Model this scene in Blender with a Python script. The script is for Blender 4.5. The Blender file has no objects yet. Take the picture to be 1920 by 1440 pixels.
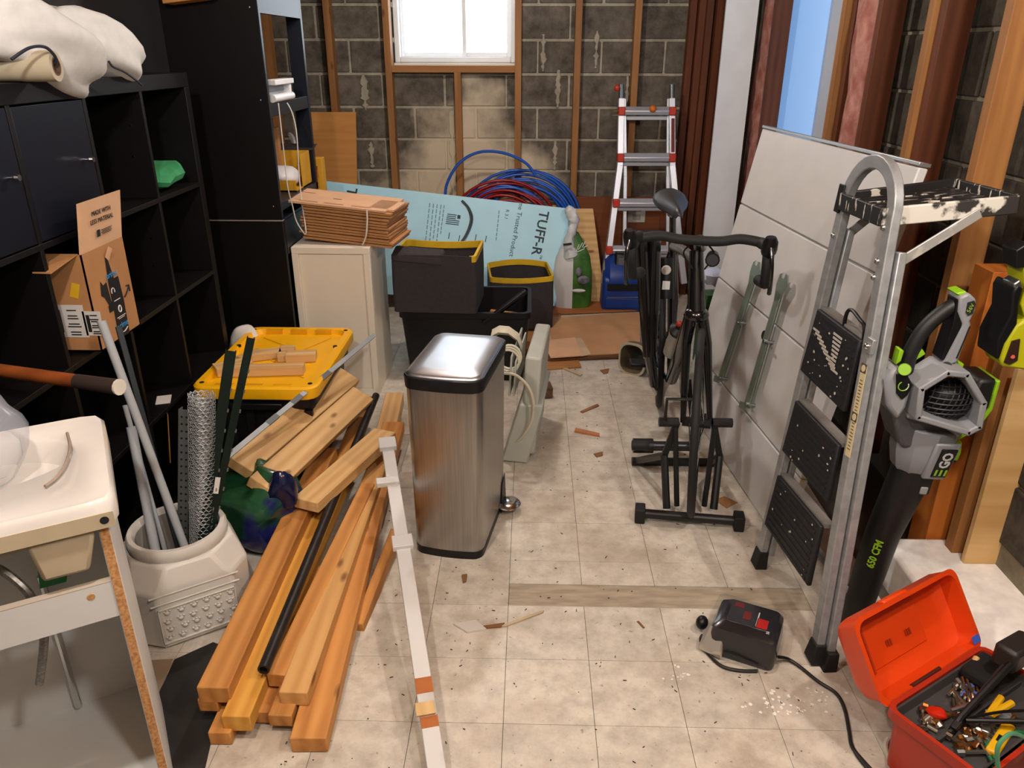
import bpy, math, random
from mathutils import Vector as V, Matrix, noise
from math import pi, sin, cos, radians as rad
random.seed(7)
S=bpy.context.scene; COL=S.collection; D=bpy.data
# ---- camera, world, light, exposure -------------------------------------------------
F,PITCH,YAW,ROLL,H=1442,0.408407,0.0235,-0.002,1.56
cam=D.objects.new('camera',D.cameras.new('camera')); COL.objects.link(cam); S.camera=cam
cam.data.sensor_fit='HORIZONTAL'; cam.data.sensor_width=36; cam.data.lens=36*F/1920; cam.data.clip_start=.02
cam.matrix_world=Matrix.Translation((0,0,H))@Matrix.Rotation(YAW,4,'Z')@Matrix.Rotation(pi/2-PITCH,4,'X')@Matrix.Rotation(-ROLL,4,'Z')
S.view_settings.view_transform='Standard'; S.view_settings.look='None'; S.view_settings.gamma=1; S.view_settings.use_curve_mapping=False
S.view_settings.exposure=-0.15
w=D.worlds.new('world'); S.world=w; w.use_nodes=True
w.node_tree.nodes['Background'].inputs[0].default_value=(.55,.72,1,1); w.node_tree.nodes['Background'].inputs[1].default_value=.6
def lamp(name,loc,power,col,size):
    l=D.lights.new(name,'POINT'); l.energy=power; l.color=col; l.shadow_soft_size=size
    o=D.objects.new(name,l); COL.objects.link(o); o.location=loc; return o
LAMPS=[('bulb_and_fill_light',(-.62,.78,2.12),66,(1,.97,.92),.04),('bulb_and_fill_light',(1.02,.95,2.12),66,(1,.965,.91),.05),('bulb_and_fill_light',(-.18,3.45,2.18),56,(1,.97,.92),.05),('bulb_and_fill_light',(.3,.2,2.1),62,(1,.97,.92),.06)]  # last one is an added fill lamp above the camera
for a in LAMPS: lamp(*a)
# ---- helpers -------------------------------------------------------------------------
def hx(h,a=1):
    h=h.lstrip('#'); c=[int(h[i:i+2],16)/255 for i in (0,2,4)]
    return tuple(x/12.92 if x<=.04045 else ((x+.055)/1.055)**2.4 for x in c)+(a,)
class NT:
    def __init__(s,m): s.t=m.node_tree; s.n=s.t.nodes
    def __call__(s,k,**kw):
        x=s.n.new(k)
        for a,b in kw.items(): setattr(x,a,b)
        return x
    def l(s,a,b): s.t.links.new(a,b)
MATS={}
def mat(name,col,rough=.5,metal=0,var=.12,scale=8,bump=0,bscale=None,spec=.5,stretch=None,col2=None,coat=0,alpha=1,trans=0,emit=None,es=0,detail=4,aniso=0,rnd=0,contrast=(.35,.65)):
    """principled material with procedural noise tone and relief in object space"""
    if name in MATS: return MATS[name]
    m=D.materials.new(name); m.use_nodes=True; N=NT(m); b=N.n['Principled BSDF']
    col=hx(col) if isinstance(col,str) else col
    b.inputs['Base Color'].default_value=col; b.inputs['Roughness'].default_value=rough; b.inputs['Metallic'].default_value=metal
    b.inputs['Specular IOR Level'].default_value=spec
    if coat: b.inputs['Coat Weight'].default_value=coat; b.inputs['Coat Roughness'].default_value=.1
    if aniso: b.inputs['Anisotropic'].default_value=aniso
    if alpha<1: b.inputs['Alpha'].default_value=alpha
    if trans: b.inputs['Transmission Weight'].default_value=trans
    if emit: b.inputs['Emission Color'].default_value=hx(emit); b.inputs['Emission Strength'].default_value=es
    if var or col2 or bump:
        tc=N('ShaderNodeTexCoord'); mp=N('ShaderNodeMapping'); N.l(tc.outputs['Object'],mp.inputs[0])
        if stretch: mp.inputs['Scale'].default_value=stretch
        nz=N('ShaderNodeTexNoise'); nz.inputs['Scale'].default_value=scale; nz.inputs['Detail'].default_value=detail; N.l(mp.outputs[0],nz.inputs[0])
        if rnd:
            oi=N('ShaderNodeObjectInfo'); ad=N('ShaderNodeVectorMath',operation='SCALE'); ad.inputs[0].default_value=(37,11,23); N.l(oi.outputs['Random'],ad.inputs['Scale']); N.l(ad.outputs[0],mp.inputs['Location'])
        if var or col2:
            r=N('ShaderNodeValToRGB'); N.l(nz.outputs[0],r.inputs[0]); e=r.color_ramp.elements
            c2=hx(col2) if isinstance(col2,str) else (col2 or tuple(min(1,x*(1+var)) for x in col[:3])+(1,))
            c1=col if col2 else tuple(x*(1-var) for x in col[:3])+(1,)
            e[0].color=c1; e[1].color=c2; e[0].position,e[1].position=contrast
            out=r.outputs[0]
            if rnd:
                h=N('ShaderNodeHueSaturation'); ma=N('ShaderNodeMapRange'); ma.inputs['To Min'].default_value=1-rnd; ma.inputs['To Max'].default_value=1+rnd
                N.l(oi.outputs['Random'],ma.inputs['Value']); N.l(ma.outputs[0],h.inputs['Value']); N.l(out,h.inputs['Color']); out=h.outputs[0]
            N.l(out,b.inputs['Base Color'])
        if bump:
            nb=nz
            if bscale: nb=N('ShaderNodeTexNoise'); nb.inputs['Scale'].default_value=bscale; nb.inputs['Detail'].default_value=3; N.l(mp.outputs[0],nb.inputs[0])
            bp=N('ShaderNodeBump'); bp.inputs['Strength'].default_value=bump; bp.inputs['Distance'].default_value=.01; N.l(nb.outputs[0],bp.inputs['Height']); N.l(bp.outputs[0],b.inputs['Normal'])
    MATS[name]=m; return m
def wood(name,c1,c2,rough=.6,rnd=.12,knots=True,bump=.15,wave=.22):
    """sawn timber: grain runs along local x"""
    if name in MATS: return MATS[name]
    m=D.materials.new(name); m.use_nodes=True; N=NT(m); b=N.n['Principled BSDF']; b.inputs['Roughness'].default_value=rough; b.inputs['Specular IOR Level'].default_value=.3
    tc=N('ShaderNodeTexCoord'); oi=N('ShaderNodeObjectInfo'); sc=N('ShaderNodeVectorMath',operation='SCALE'); sc.inputs[0].default_value=(31,17,13); N.l(oi.outputs['Random'],sc.inputs['Scale'])
    mp=N('ShaderNodeMapping'); mp.inputs['Scale'].default_value=(1.2,14,14); N.l(tc.outputs['Object'],mp.inputs[0]); N.l(sc.outputs[0],mp.inputs['Location'])
    nz=N('ShaderNodeTexNoise'); nz.inputs['Scale'].default_value=1.6; nz.inputs['Detail'].default_value=5; nz.inputs['Distortion'].default_value=.6; N.l(mp.outputs[0],nz.inputs[0])
    wv=N('ShaderNodeTexWave',bands_direction='Y'); wv.inputs['Scale'].default_value=.55; wv.inputs['Distortion'].default_value=5; wv.inputs['Detail'].default_value=2; wv.inputs['Detail Scale'].default_value=.6; N.l(mp.outputs[0],wv.inputs[0])
    mx=N('ShaderNodeMix'); mx.data_type='FLOAT'; mx.inputs[0].default_value=wave; N.l(nz.outputs[0],mx.inputs[2]); N.l(wv.outputs['Fac'],mx.inputs[3])
    r=N('ShaderNodeValToRGB'); e=r.color_ramp.elements; e[0].color=hx(c1); e[1].color=hx(c2); e[0].position=.2; e[1].position=.75; N.l(mx.outputs[0],r.inputs[0]); out=r.outputs[0]
    if knots:
        mk=N('ShaderNodeMapping'); mk.inputs['Scale'].default_value=(5,12,12); N.l(tc.outputs['Object'],mk.inputs[0]); N.l(sc.outputs[0],mk.inputs['Location'])
        vo=N('ShaderNodeTexVoronoi'); vo.inputs['Scale'].default_value=.8; N.l(mk.outputs[0],vo.inputs[0])
        mr=N('ShaderNodeMapRange'); mr.inputs['From Min'].default_value=.06; mr.inputs['From Max'].default_value=.13; mr.inputs['To Min'].default_value=.75; mr.inputs['To Max'].default_value=0; N.l(vo.outputs['Distance'],mr.inputs['Value'])
        m2=N('ShaderNodeMix'); m2.data_type='RGBA'; N.l(mr.outputs[0],m2.inputs[0]); N.l(out,m2.inputs[6]); m2.inputs[7].default_value=hx('5a3216'); out=m2.outputs[2]
    h=N('ShaderNodeHueSaturation'); ma=N('ShaderNodeMapRange'); ma.inputs['To Min'].default_value=1-rnd; ma.inputs['To Max'].default_value=1+rnd; N.l(oi.outputs['Random'],ma.inputs['Value']); N.l(ma.outputs[0],h.inputs['Value']); N.l(out,h.inputs['Color']); N.l(h.outputs[0],b.inputs['Base Color'])
    bp=N('ShaderNodeBump'); bp.inputs['Strength'].default_value=bump; bp.inputs['Distance'].default_value=.004; N.l(nz.outputs[0],bp.inputs['Height']); N.l(bp.outputs[0],b.inputs['Normal'])
    MATS[name]=m; return m
def basis(x,up=(0,0,1)):
    x=V(x).normalized(); up=V(up)
    if abs(x.dot(up.normalized()))>.999: up=V((0,1,0)) if abs(x.y)<.9 else V((1,0,0))
    y=up.cross(x).normalized(); z=x.cross(y); return x,y,z
def fr(o,x,up=(0,0,1)):
    """frame with local x along x and local z near up"""
    x,y,z=basis(x,up); m=Matrix((x,y,z)).transposed().to_4x4(); m.translation=V(o); return m
def fxy(o,x,y):
    x=V(x).normalized(); y=V(y); z=x.cross(y).normalized(); y=z.cross(x); m=Matrix((x,y,z)).transposed().to_4x4(); m.translation=V(o); return m
def rz(a,o=(0,0,0)): return Matrix.Translation(o)@Matrix.Rotation(rad(a),4,'Z')
class MB:
    def __init__(s,M=None): s.v=[]; s.f=[]; s.M=M
    def add(s,vs,fs,M=None):
        k=len(s.v); m=(s.M@M) if (s.M and M) else (s.M or M)
        s.v+=[(m@V(p)) if m else V(p) for p in vs]; s.f+=[[i+k for i in f] for f in fs]; return s
    def hexa(s,p,M=None): return s.add(p,[(0,3,2,1),(4,5,6,7),(0,1,5,4),(1,2,6,5),(2,3,7,6),(3,0,4,7)],M)
    def box(s,c,d,M=None):
        x,y,z=c; a,b,e=[q/2 for q in d]
        return s.hexa([(x-a,y-b,z-e),(x+a,y-b,z-e),(x+a,y+b,z-e),(x-a,y+b,z-e),(x-a,y-b,z+e),(x+a,y-b,z+e),(x+a,y+b,z+e),(x-a,y+b,z+e)],M)
    def span(s,a,b,M=None): return s.box([(p+q)/2 for p,q in zip(a,b)],[abs(p-q) for p,q in zip(a,b)],M)
    def bar(s,p,q,w,h,up=(0,0,1)):
        p=V(p);q=V(q); return s.box(((q-p).length/2,0,0),((q-p).length,w,h),fr(p,q-p,up))
    def prism(s,pts,vec,M=None):
        n=len(pts); vec=V(vec); a=[V(p) for p in pts]
        return s.add(a+[p+vec for p in a],[list(range(n))[::-1],list(range(n,2*n))]+[(i,(i+1)%n,n+(i+1)%n,n+i) for i in range(n)],M)
    def loft(s,rings,M=None,caps=True,closed=False):
        n=len(rings[0]); vs=[p for r in rings for p in r]; fs=[]
        k=len(rings)
        for j in range(k if closed else k-1):
            a=j*n;b=((j+1)%k)*n
            fs+=[(a+i,a+(i+1)%n,b+(i+1)%n,b+i) for i in range(n)]
        if caps and not closed: fs+=[list(range(n))[::-1],list(range((k-1)*n,k*n))]
        return s.add(vs,fs,M)
    def tube(s,pts,r,n=8,caps=True,closed=False,M=None):
        pts=[V(p) for p in pts]; rings=[]; k=len(pts)
        t=(pts[1]-pts[0]).normalized(); u=basis(t)[1]
        for i,p in enumerate(pts):
            a=pts[(i-1)%k] if (i or closed) else p; b=pts[(i+1)%k] if (i<k-1 or closed) else p
            t=(b-a).normalized(); u=(u-t*u.dot(t)); u=u.normalized() if u.length>1e-6 else basis(t)[1]; w=t.cross(u)
            rr=r[i] if isinstance(r,(list,tuple)) else r
            rings.append([p+(u*cos(2*pi*j/n)+w*sin(2*pi*j/n))*rr for j in range(n)])
        return s.loft(rings,M,caps,closed)
    def hollow(s,p,q,r,t,n=16):
        p=V(p);q=V(q); x,y,z=basis(q-p)
        c=lambda o,k:[o+(y*cos(2*pi*j/n)+z*sin(2*pi*j/n))*k for j in range(n)]
        return s.loft([c(p,r),c(q,r),c(q,r-t),c(p,r-t)],closed=True)
    def lathe(s,prof,n=20,M=None,caps=True):
        return s.loft([[(r*cos(2*pi*j/n),r*sin(2*pi*j/n),z) for j in range(n)] for r,z in prof],M,caps)
    def ball(s,c,r,n=12,m=8,M=None):
        r=r if isinstance(r,(tuple,list)) else (r,r,r)
        rings=[[(c[0]+r[0]*sin(a)*cos(2*pi*j/n),c[1]+r[1]*sin(a)*sin(2*pi*j/n),c[2]-r[2]*cos(a)) for j in range(n)] for a in [pi*(i+.02 if i==0 else i-.02 if i==m else i)/m for i in range(m+1)]]
        return s.loft(rings,M)
    def grid(s,fn,nu,nv):
        vs=[fn(i/nu,j/nv) for i in range(nu+1) for j in range(nv+1)]
        return s.add(vs,[(i*(nv+1)+j,(i+1)*(nv+1)+j,(i+1)*(nv+1)+j+1,i*(nv+1)+j+1) for i in range(nu) for j in range(nv)])
    def wob(s,amp,sc,seed=0):
        for p in s.v:
            d=noise.noise_vector(p*sc+V((seed,seed*2.3,0))); p+=d*amp
        return s
WM={}
def _link(o,Mw,parent):
    COL.objects.link(o); WM[o.name]=Mw
    if parent is not None: o.parent=parent; o.matrix_basis=WM[parent.name].inverted()@Mw
    else: o.matrix_basis=Mw
    return o
def obj(name,mb,m,parent=None,frame=None,bevel=0,smooth=35,seg=2,solid=0,sub=0):
    v=mb.v
    if frame is None:
        lo=[min(p[i] for p in v) for i in range(3)]; hi=[max(p[i] for p in v) for i in range(3)]
        frame=Matrix.Translation(((lo[0]+hi[0])/2,(lo[1]+hi[1])/2,lo[2]))
    inv=frame.inverted(); me=D.meshes.new(name); me.from_pydata([tuple(inv@p) for p in v],[],mb.f); me.update()
    if smooth:
        for p in me.polygons: p.use_smooth=True
        if smooth<180: me.set_sharp_from_angle(angle=rad(smooth))
    me.materials.append(m); o=D.objects.new(name,me); _link(o,frame,parent)
    if solid: q=o.modifiers.new('solid','SOLIDIFY'); q.thickness=solid; q.offset=0
    if sub: q=o.modifiers.new('sub','SUBSURF'); q.levels=sub; q.render_levels=sub
    if bevel: q=o.modifiers.new('bevel','BEVEL'); q.width=bevel; q.segments=seg; q.limit_method='ANGLE'; q.angle_limit=rad(40); q.harden_normals=False
    return o
def tag(o,label,cat,group=None):
    o['label']=label; o['category']=cat
    if group: o['group']=group
    return o
def struct(o): o['kind']='structure'; return o
def stuff(o): o['kind']='stuff'; return o
def thing(name,label,cat,loc=(0,0,0),group=None,M=None):
    o=D.objects.new(name,None); o.empty_display_size=.05; _link(o,M or Matrix.Translation(V(loc)),None); return tag(o,label,cat,group)
def plain(name,label): 
    pass
def piece(o,label): o['label']=label; return o
def bar(name,p,q,w,h,m,parent=None,up=(0,0,1),bevel=.0015):
    """one straight timber or strip from p to q, its own frame along the length"""
    p=V(p);q=V(q); F_=fr(p,q-p,up); mb=MB(F_).box(((q-p).length/2,0,0),((q-p).length,w,h)); return obj(name,mb,m,parent,F_,bevel=bevel)
def txt(s,size,frame,m,parent,name='lettering',ex=.0004,align='CENTER',sx=1,bold=0,sp=1):
    c=D.curves.new(name,'FONT'); c.body=s; c.size=size; c.extrude=ex; c.align_x=align; c.align_y='CENTER'; c.resolution_u=2; c.offset=bold; c.space_character=sp
    t=D.objects.new('tmp',c); me=D.meshes.new_from_object(t); D.objects.remove(t); D.curves.remove(c)
    me.transform(Matrix.Diagonal((sx,1,1,1))); me.materials.clear(); me.materials.append(m); me.name=name
    o=D.objects.new(name,me); return _link(o,frame,parent)
def lerp(a,b,t): return V(a)*(1-t)+V(b)*t
def spline(pts,n=8,closed=False):
    P=[V(p) for p in pts]; k=len(P); out=[]
    for i in range(k if closed else k-1):
        a=P[(i-1)%k] if closed or i else P[0]; b=P[i]; c=P[(i+1)%k]; d=P[(i+2)%k] if closed or i+2<k else P[-1]
        for j in range(n):
            t=j/n; out.append(.5*((2*b)+(c-a)*t+(2*a-5*b+4*c-d)*t*t+(3*b-a-3*c+d)*t**3))
    if not closed: out.append(P[-1])
    return out
def copy_tree(o,parent=None,loc=None,label=None):
    c=o.copy(); COL.objects.link(c); WM[c.name]=WM[o.name].copy()
    if parent: c.parent=parent
    for ch in list(o.children): copy_tree(ch,c)
    if loc: c.location=loc
    if label: c['label']=label
    return c

# ---- materials used widely ------------------------------------------------------------
WHITE=mat('white_paint','d8d6d0',.45,var=.04); BLK=mat('black_plastic','0e0e10',.42,var=.15,spec=.35); RUB=mat('black_rubber','101011',.7,var=.2)
STEEL=mat('galvanised_steel','a9adac',.35,1,var=.1); CHROME=mat('chrome','d5d5d5',.15,1,var=0); DARKIN=mat('dark_hollow','0a0908',.9,var=0)
ALU=mat('brushed_aluminium','b6b9bb',.38,.85,var=.06,scale=4,stretch=(1,30,30))
STUD=wood('stud_timber','80532c','a97642',rnd=.14); STUDD=wood('old_stud_timber','4a2513','6e3a1d',rnd=.2); PINE=wood('pale_pine','b98d55','dcba84',rnd=.07)
FIR=wood('golden_fir','9a6029','cb9150',rnd=.14); PLYW=wood('plywood_face','b87a3c','c98f4e',rnd=.05,knots=False,bump=.05,wave=0)
BLACKWOOD=mat('black_brown_foil','0a0808',.5,spec=.25,var=.2,scale=3,stretch=(1,12,1)); 
CARD=mat('cardboard','a9784a',.85,var=.07,scale=6); CARDD=mat('cardboard_inner','8f6238',.9,var=.08); CARDL=mat('cardboard_pale','cfa580',.85,var=.06)
INK=mat('black_print','17181a',.6,var=0); INKB=mat('navy_print','1e3442',.6,var=0)
TX,TY=.2313,.2265; X0,Y0=-.0545,1.669
# floor -----------------------------------------------------------------------------------
def floor_mat(name,c1,c2,dirt):
    m=D.materials.new(name); m.use_nodes=True; N=NT(m); b=N.n['Principled BSDF']; b.inputs['Specular IOR Level'].default_value=.35
    g=N('ShaderNodeNewGeometry'); oi=N('ShaderNodeObjectInfo')
    n1=N('ShaderNodeTexNoise'); n1.inputs['Scale'].default_value=14; n1.inputs['Detail'].default_value=8; n1.inputs['Roughness'].default_value=.7; N.l(g.outputs['Position'],n1.inputs[0])
    n2=N('ShaderNodeTexNoise'); n2.inputs['Scale'].default_value=2.6; n2.inputs['Detail'].default_value=5; N.l(g.outputs['Position'],n2.inputs[0])
    n3=N('ShaderNodeTexNoise'); n3.inputs['Scale'].default_value=60; n3.inputs['Detail'].default_value=4; N.l(g.outputs['Position'],n3.inputs[0])
    r=N('ShaderNodeValToRGB'); r.color_ramp.elements[0].color=hx(c1); r.color_ramp.elements[1].color=hx(c2); r.color_ramp.elements[0].position=.36; r.color_ramp.elements[1].position=.6; N.l(n1.outputs[0],r.inputs[0])
    r2=N('ShaderNodeValToRGB'); r2.color_ramp.elements[0].color=(0,0,0,1); r2.color_ramp.elements[1].color=(1,1,1,1); r2.color_ramp.elements[0].position=.5; r2.color_ramp.elements[1].position=.75; N.l(n2.outputs[0],r2.inputs[0])
    mx=N('ShaderNodeMix'); mx.data_type='RGBA'; mx.inputs[7].default_value=hx(dirt); N.l(r.outputs[0],mx.inputs[6])
    mm=N('ShaderNodeMath',operation='MULTIPLY'); mm.inputs[1].default_value=.65; N.l(r2.outputs[0],mm.inputs[0]); N.l(mm.outputs[0],mx.inputs[0])
    r3=N('ShaderNodeValToRGB'); r3.color_ramp.elements[0].color=(0,0,0,1); r3.color_ramp.elements[1].color=(1,1,1,1); r3.color_ramp.elements[0].position=.66; r3.color_ramp.elements[1].position=.72; N.l(n3.outputs[0],r3.inputs[0])
    m3=N('ShaderNodeMix'); m3.data_type='RGBA'; m3.inputs[7].default_value=hx('6d5a48'); N.l(mx.outputs[2],m3.inputs[6]); m4=N('ShaderNodeMath',operation='MULTIPLY'); m4.inputs[1].default_value=.55; N.l(r3.outputs[0],m4.inputs[0]); N.l(m4.outputs[0],m3.inputs[0])
    h=N('ShaderNodeHueSaturation'); ma=N('ShaderNodeMapRange'); ma.inputs['To Min'].default_value=.93; ma.inputs['To Max'].default_value=1.05; N.l(oi.outputs['Random'],ma.inputs['Value']); N.l(ma.outputs[0],h.inputs['Value']); N.l(m3.outputs[2],h.inputs['Color']); N.l(h.outputs[0],b.inputs['Base Color'])
    rr=N('ShaderNodeMapRange'); rr.inputs['To Min'].default_value=.28; rr.inputs['To Max'].default_value=.55; N.l(n1.outputs[0],rr.inputs['Value']); N.l(rr.outputs[0],b.inputs['Roughness'])
    bp=N('ShaderNodeBump'); bp.inputs['Strength'].default_value=.08; bp.inputs['Distance'].default_value=.004; N.l(n1.outputs[0],bp.inputs['Height']); N.l(bp.outputs[0],b.inputs['Normal'])
    return m
TILE=floor_mat('vinyl_tile','b0a99c','cec8ba','8f7c66'); SLAB=mat('floor_adhesive','3a342e',.8,col2='574d42',scale=5,bump=.2)
fl=struct(obj('floor',MB().span((-1.9,-.6,-.1),(1.85,5.6,-.004)),SLAB,smooth=0))
tile_me=None
for j in range(-3,16):
    for i in range(-5,5):
        x=X0+i*TX; y=Y0+j*TY; y0=y
        if j==1 and 0<=i<4: y0=y+.105
        mb=MB().span((x+.0007,y0+.0007,-.0038),(x+TX-.0007,y+TY-.0007,random.uniform(-.0004,.0002)))
        obj('floor_tile',mb,TILE,fl,smooth=0)
mb=MB().span((X0+.001,Y0+TY+.002,-.0039),(X0+4*TX,Y0+TY+.104,-.0022)); obj('bare_concrete_strip',mb,mat('bare_concrete','8f8371',.85,col2='a99d88',scale=9,bump=.2,stretch=(1,5,1)),fl,smooth=0)
# walls -------------------------------------------------------------------------------------
YB=5.38; XR=1.42
def block_mat(name,c1,c2,stain):
    m=D.materials.new(name); m.use_nodes=True; N=NT(m); b=N.n['Principled BSDF']; b.inputs['Roughness'].default_value=.9; b.inputs['Specular IOR Level'].default_value=.2
    g=N('ShaderNodeNewGeometry'); n1=N('ShaderNodeTexNoise'); n1.inputs['Scale'].default_value=9; n1.inputs['Detail'].default_value=8; n1.inputs['Roughness'].default_value=.7; N.l(g.outputs['Position'],n1.inputs[0])
    r=N('ShaderNodeValToRGB'); r.color_ramp.elements[0].color=hx(c1); r.color_ramp.elements[1].color=hx(c2); r.color_ramp.elements[0].position=.35; r.color_ramp.elements[1].position=.68; N.l(n1.outputs[0],r.inputs[0]); out=r.outputs[0]
    if stain: # mineral bloom under the window and smears of old mortar
        sp=N('ShaderNodeSeparateXYZ'); N.l(g.outputs['Position'],sp.inputs[0]); n2=N('ShaderNodeTexNoise'); n2.inputs['Scale'].default_value=4; n2.inputs['Detail'].default_value=6; N.l(g.outputs['Position'],n2.inputs[0])
        def ma(op,a,b_=None):
            q=N('ShaderNodeMath',operation=op)
            for k,t in enumerate((a,b_)):
                if t is None: continue
                if isinstance(t,(int,float)): q.inputs[k].default_value=t
                else: N.l(t,q.inputs[k])
            return q.outputs[0]
        ax=ma('ABSOLUTE',ma('ADD',sp.outputs['X'],.42)); az=ma('ABSOLUTE',ma('ADD',sp.outputs['Z'],-.72))
        d=ma('ADD',ma('MULTIPLY',ax,1.35),ma('MULTIPLY',az,1.15)); d=ma('ADD',d,ma('MULTIPLY',ma('SUBTRACT',n2.outputs[0],.5),1.3))
        mr=N('ShaderNodeMapRange'); mr.inputs['From Min'].default_value=.62; mr.inputs['From Max'].default_value=1.02; mr.inputs['To Min'].default_value=.92; mr.inputs['To Max'].default_value=0; N.l(d,mr.inputs['Value'])
        mx=N('ShaderNodeMix'); mx.data_type='RGBA'; mx.inputs[7].default_value=hx(stain); N.l(mr.outputs[0],mx.inputs[0]); N.l(out,mx.inputs[6]); out=mx.outputs[2]
    N.l(out,b.inputs['Base Color']); bp=N('ShaderNodeBump'); bp.inputs['Strength'].default_value=.5; bp.inputs['Distance'].default_value=.012; N.l(n1.outputs[0],bp.inputs['Height']); N.l(bp.outputs[0],b.inputs['Normal'])
    return m
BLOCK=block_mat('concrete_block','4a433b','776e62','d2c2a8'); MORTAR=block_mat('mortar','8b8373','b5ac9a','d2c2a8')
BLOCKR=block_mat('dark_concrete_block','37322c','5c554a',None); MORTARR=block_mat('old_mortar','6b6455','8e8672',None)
wb=MB()
WX0,WX1,WZ0=-.895,-.105,1.49
wb.span((-1.9,YB+.006,-.1),(WX0,YB+.2,2.3)); wb.span((WX1,YB+.006,-.1),(1.85,YB+.2,2.3)); wb.span((WX0,YB+.006,-.1),(WX1,YB+.2,WZ0))
wall_b=struct(obj('wall_back',wb,MORTAR,smooth=0))
BL,BH=.4064,.2032
for k in range(1,11):
    off=.24+(0 if k%2==0 else BL/2)
    for n in range(-6,5):
        a=off+n*BL+.007+random.uniform(-.004,.004); b=off+(n+1)*BL-.007; a=max(a,-1.85); b=min(b,1.4)
        if b-a<.05: continue
        z0,z1=k*BH+.008,(k+1)*BH-.008
        segs=[(a,b)]
        if z1>WZ0:
            if z0<WZ0-.1: segs=[(a,min(b,WX0)),(max(a,WX1),b)]
            else: segs=[(a,min(b,WX0)),(max(a,WX1),b)]
        for s0,s1 in segs:
            if s1-s0<.03: continue
            obj('concrete_block',MB().span((s0,YB-random.uniform(0,.004),z0),(s1,YB+.05,z1)),BLOCK,wall_b,bevel=.006,seg=2)
for px in [(1.0,.0)]: pass
def smear(x,z0,z1,wd,seed):
    random.seed(seed); L=[];Rr=[]
    for i in range(16):
        z=z0+(z1-z0)*i/15; e=random.uniform(.15,1.0)*(.5+.5*sin(pi*i/15)); L.append((x-wd*e*random.uniform(.5,1),YB-.012,z)); Rr.append((x+wd*e*random.uniform(.5,1),YB-.012,z))
    obj('mortar_smear',MB().prism(L+Rr[::-1],(0,.015,0)),MORTAR,wall_b,bevel=.003)
for i,(x,z0,z1,wd) in enumerate([(.17,1.22,1.45,.03),(.07,1.44,1.66,.035),(.41,1.46,1.68,.025),(.16,.82,1.01,.03),(-1.1,1.2,1.42,.04),(-1.08,.83,1.0,.03),(.62,1.23,1.42,.02),(-.53,.55,1.2,.05)]): smear(x,z0,z1,wd,i)
random.seed(11)
# framing in front of the block wall (studs bare, on edge)
def stud(x,z0,z1,m=STUD,y=5.285,wd=.042,dp=.085): return bar('stud',(x,y+dp/2,z0),(x,y+dp/2,z1),dp,wd,m,wall_b,up=(1,0,0),bevel=.002)
for x,z0 in ((-1.68,0),(-1.287,0),(-.918,0),(-.09,0),(.287,0),(.655,0)): stud(x,z0,2.3)
stud(-.478,0,1.435)
bar('window_sill_plate',(-.897,5.327,1.455),(-.111,5.327,1.455),.085,.042,STUD,wall_b,bevel=.002)
for i,(x,y) in enumerate(((.985,5.34),(1.03,5.29),(1.07,5.25),(1.12,5.2),(1.16,5.12))): bar('stud',(x,y,0),(x+.01,y,2.3),.085,.04,STUDD,wall_b,up=(1,0,0))
obj('wainscot_panel',MB().span((.24,5.27,0),(1.02,5.284,.66)),wood('brown_panelling','5c2f17','7d4523',knots=False,rnd=.03),wall_b)
o=obj('outlet_plate',MB().span((.66,5.262,.49),(.78,5.27,.62)),mat('outlet_beige','b3ada2',.5),wall_b,bevel=.004)
mb=MB(); [mb.span((.693,5.259,z),(.747,5.263,z+.035)) for z in (.51,.565)]; obj('socket_faces',mb,mat('outlet_grey','8d887f',.5),o,bevel=.002)
# window in the back wall
win=struct(obj('window_1',(lambda b:[b.span((WX0,5.42,WZ0),(WX0+.035,5.52,2.25)),b.span((WX1-.035,5.42,WZ0),(WX1,5.52,2.25)),b.span((WX0+.035,5.42,WZ0),(WX1-.035,5.52,WZ0+.035)),b.span((WX0+.035,5.42,2.2),(WX1-.035,5.52,2.25))] and b)(MB()),mat('vinyl_white','eceef0',.4,var=.02),bevel=.006))
pane_m=D.materials.new('daylit_pane'); pane_m.use_nodes=True; _n=NT(pane_m); _b=_n.n['Principled BSDF']; _b.inputs['Base Color'].default_value=(.8,.9,1,1); _b.inputs['Emission Color'].default_value=(.80,.91,1,1); _b.inputs['Emission Strength'].default_value=5.5; _b.inputs['Roughness'].default_value=.25
for n,(a,b,y) in enumerate(((WX0+.035,-.43,5.48),(-.455,WX1-.035,5.455))):
    mb=MB(); w_=.026
    mb.span((a,y,WZ0+.035),(a+w_,y+.02,2.2)).span((b-w_,y,WZ0+.035),(b,y+.02,2.2)).span((a+w_,y,WZ0+.035),(b-w_,y+.02,WZ0+.062)).span((a+w_,y,2.16),(b-w_,y+.02,2.2))
    s_=obj('sash',mb,mat('vinyl_white','eceef0'),win,bevel=.004)
    obj('pane',MB().span((a+w_,y+.008,WZ0+.062),(b-w_,y+.012,2.16)),pane_m,s_,smooth=0)
obj('window_sill',MB().span((WX0,5.37,WZ0-.035),(WX1,5.46,WZ0-.001)),WHITE,win,bevel=.004)
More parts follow.
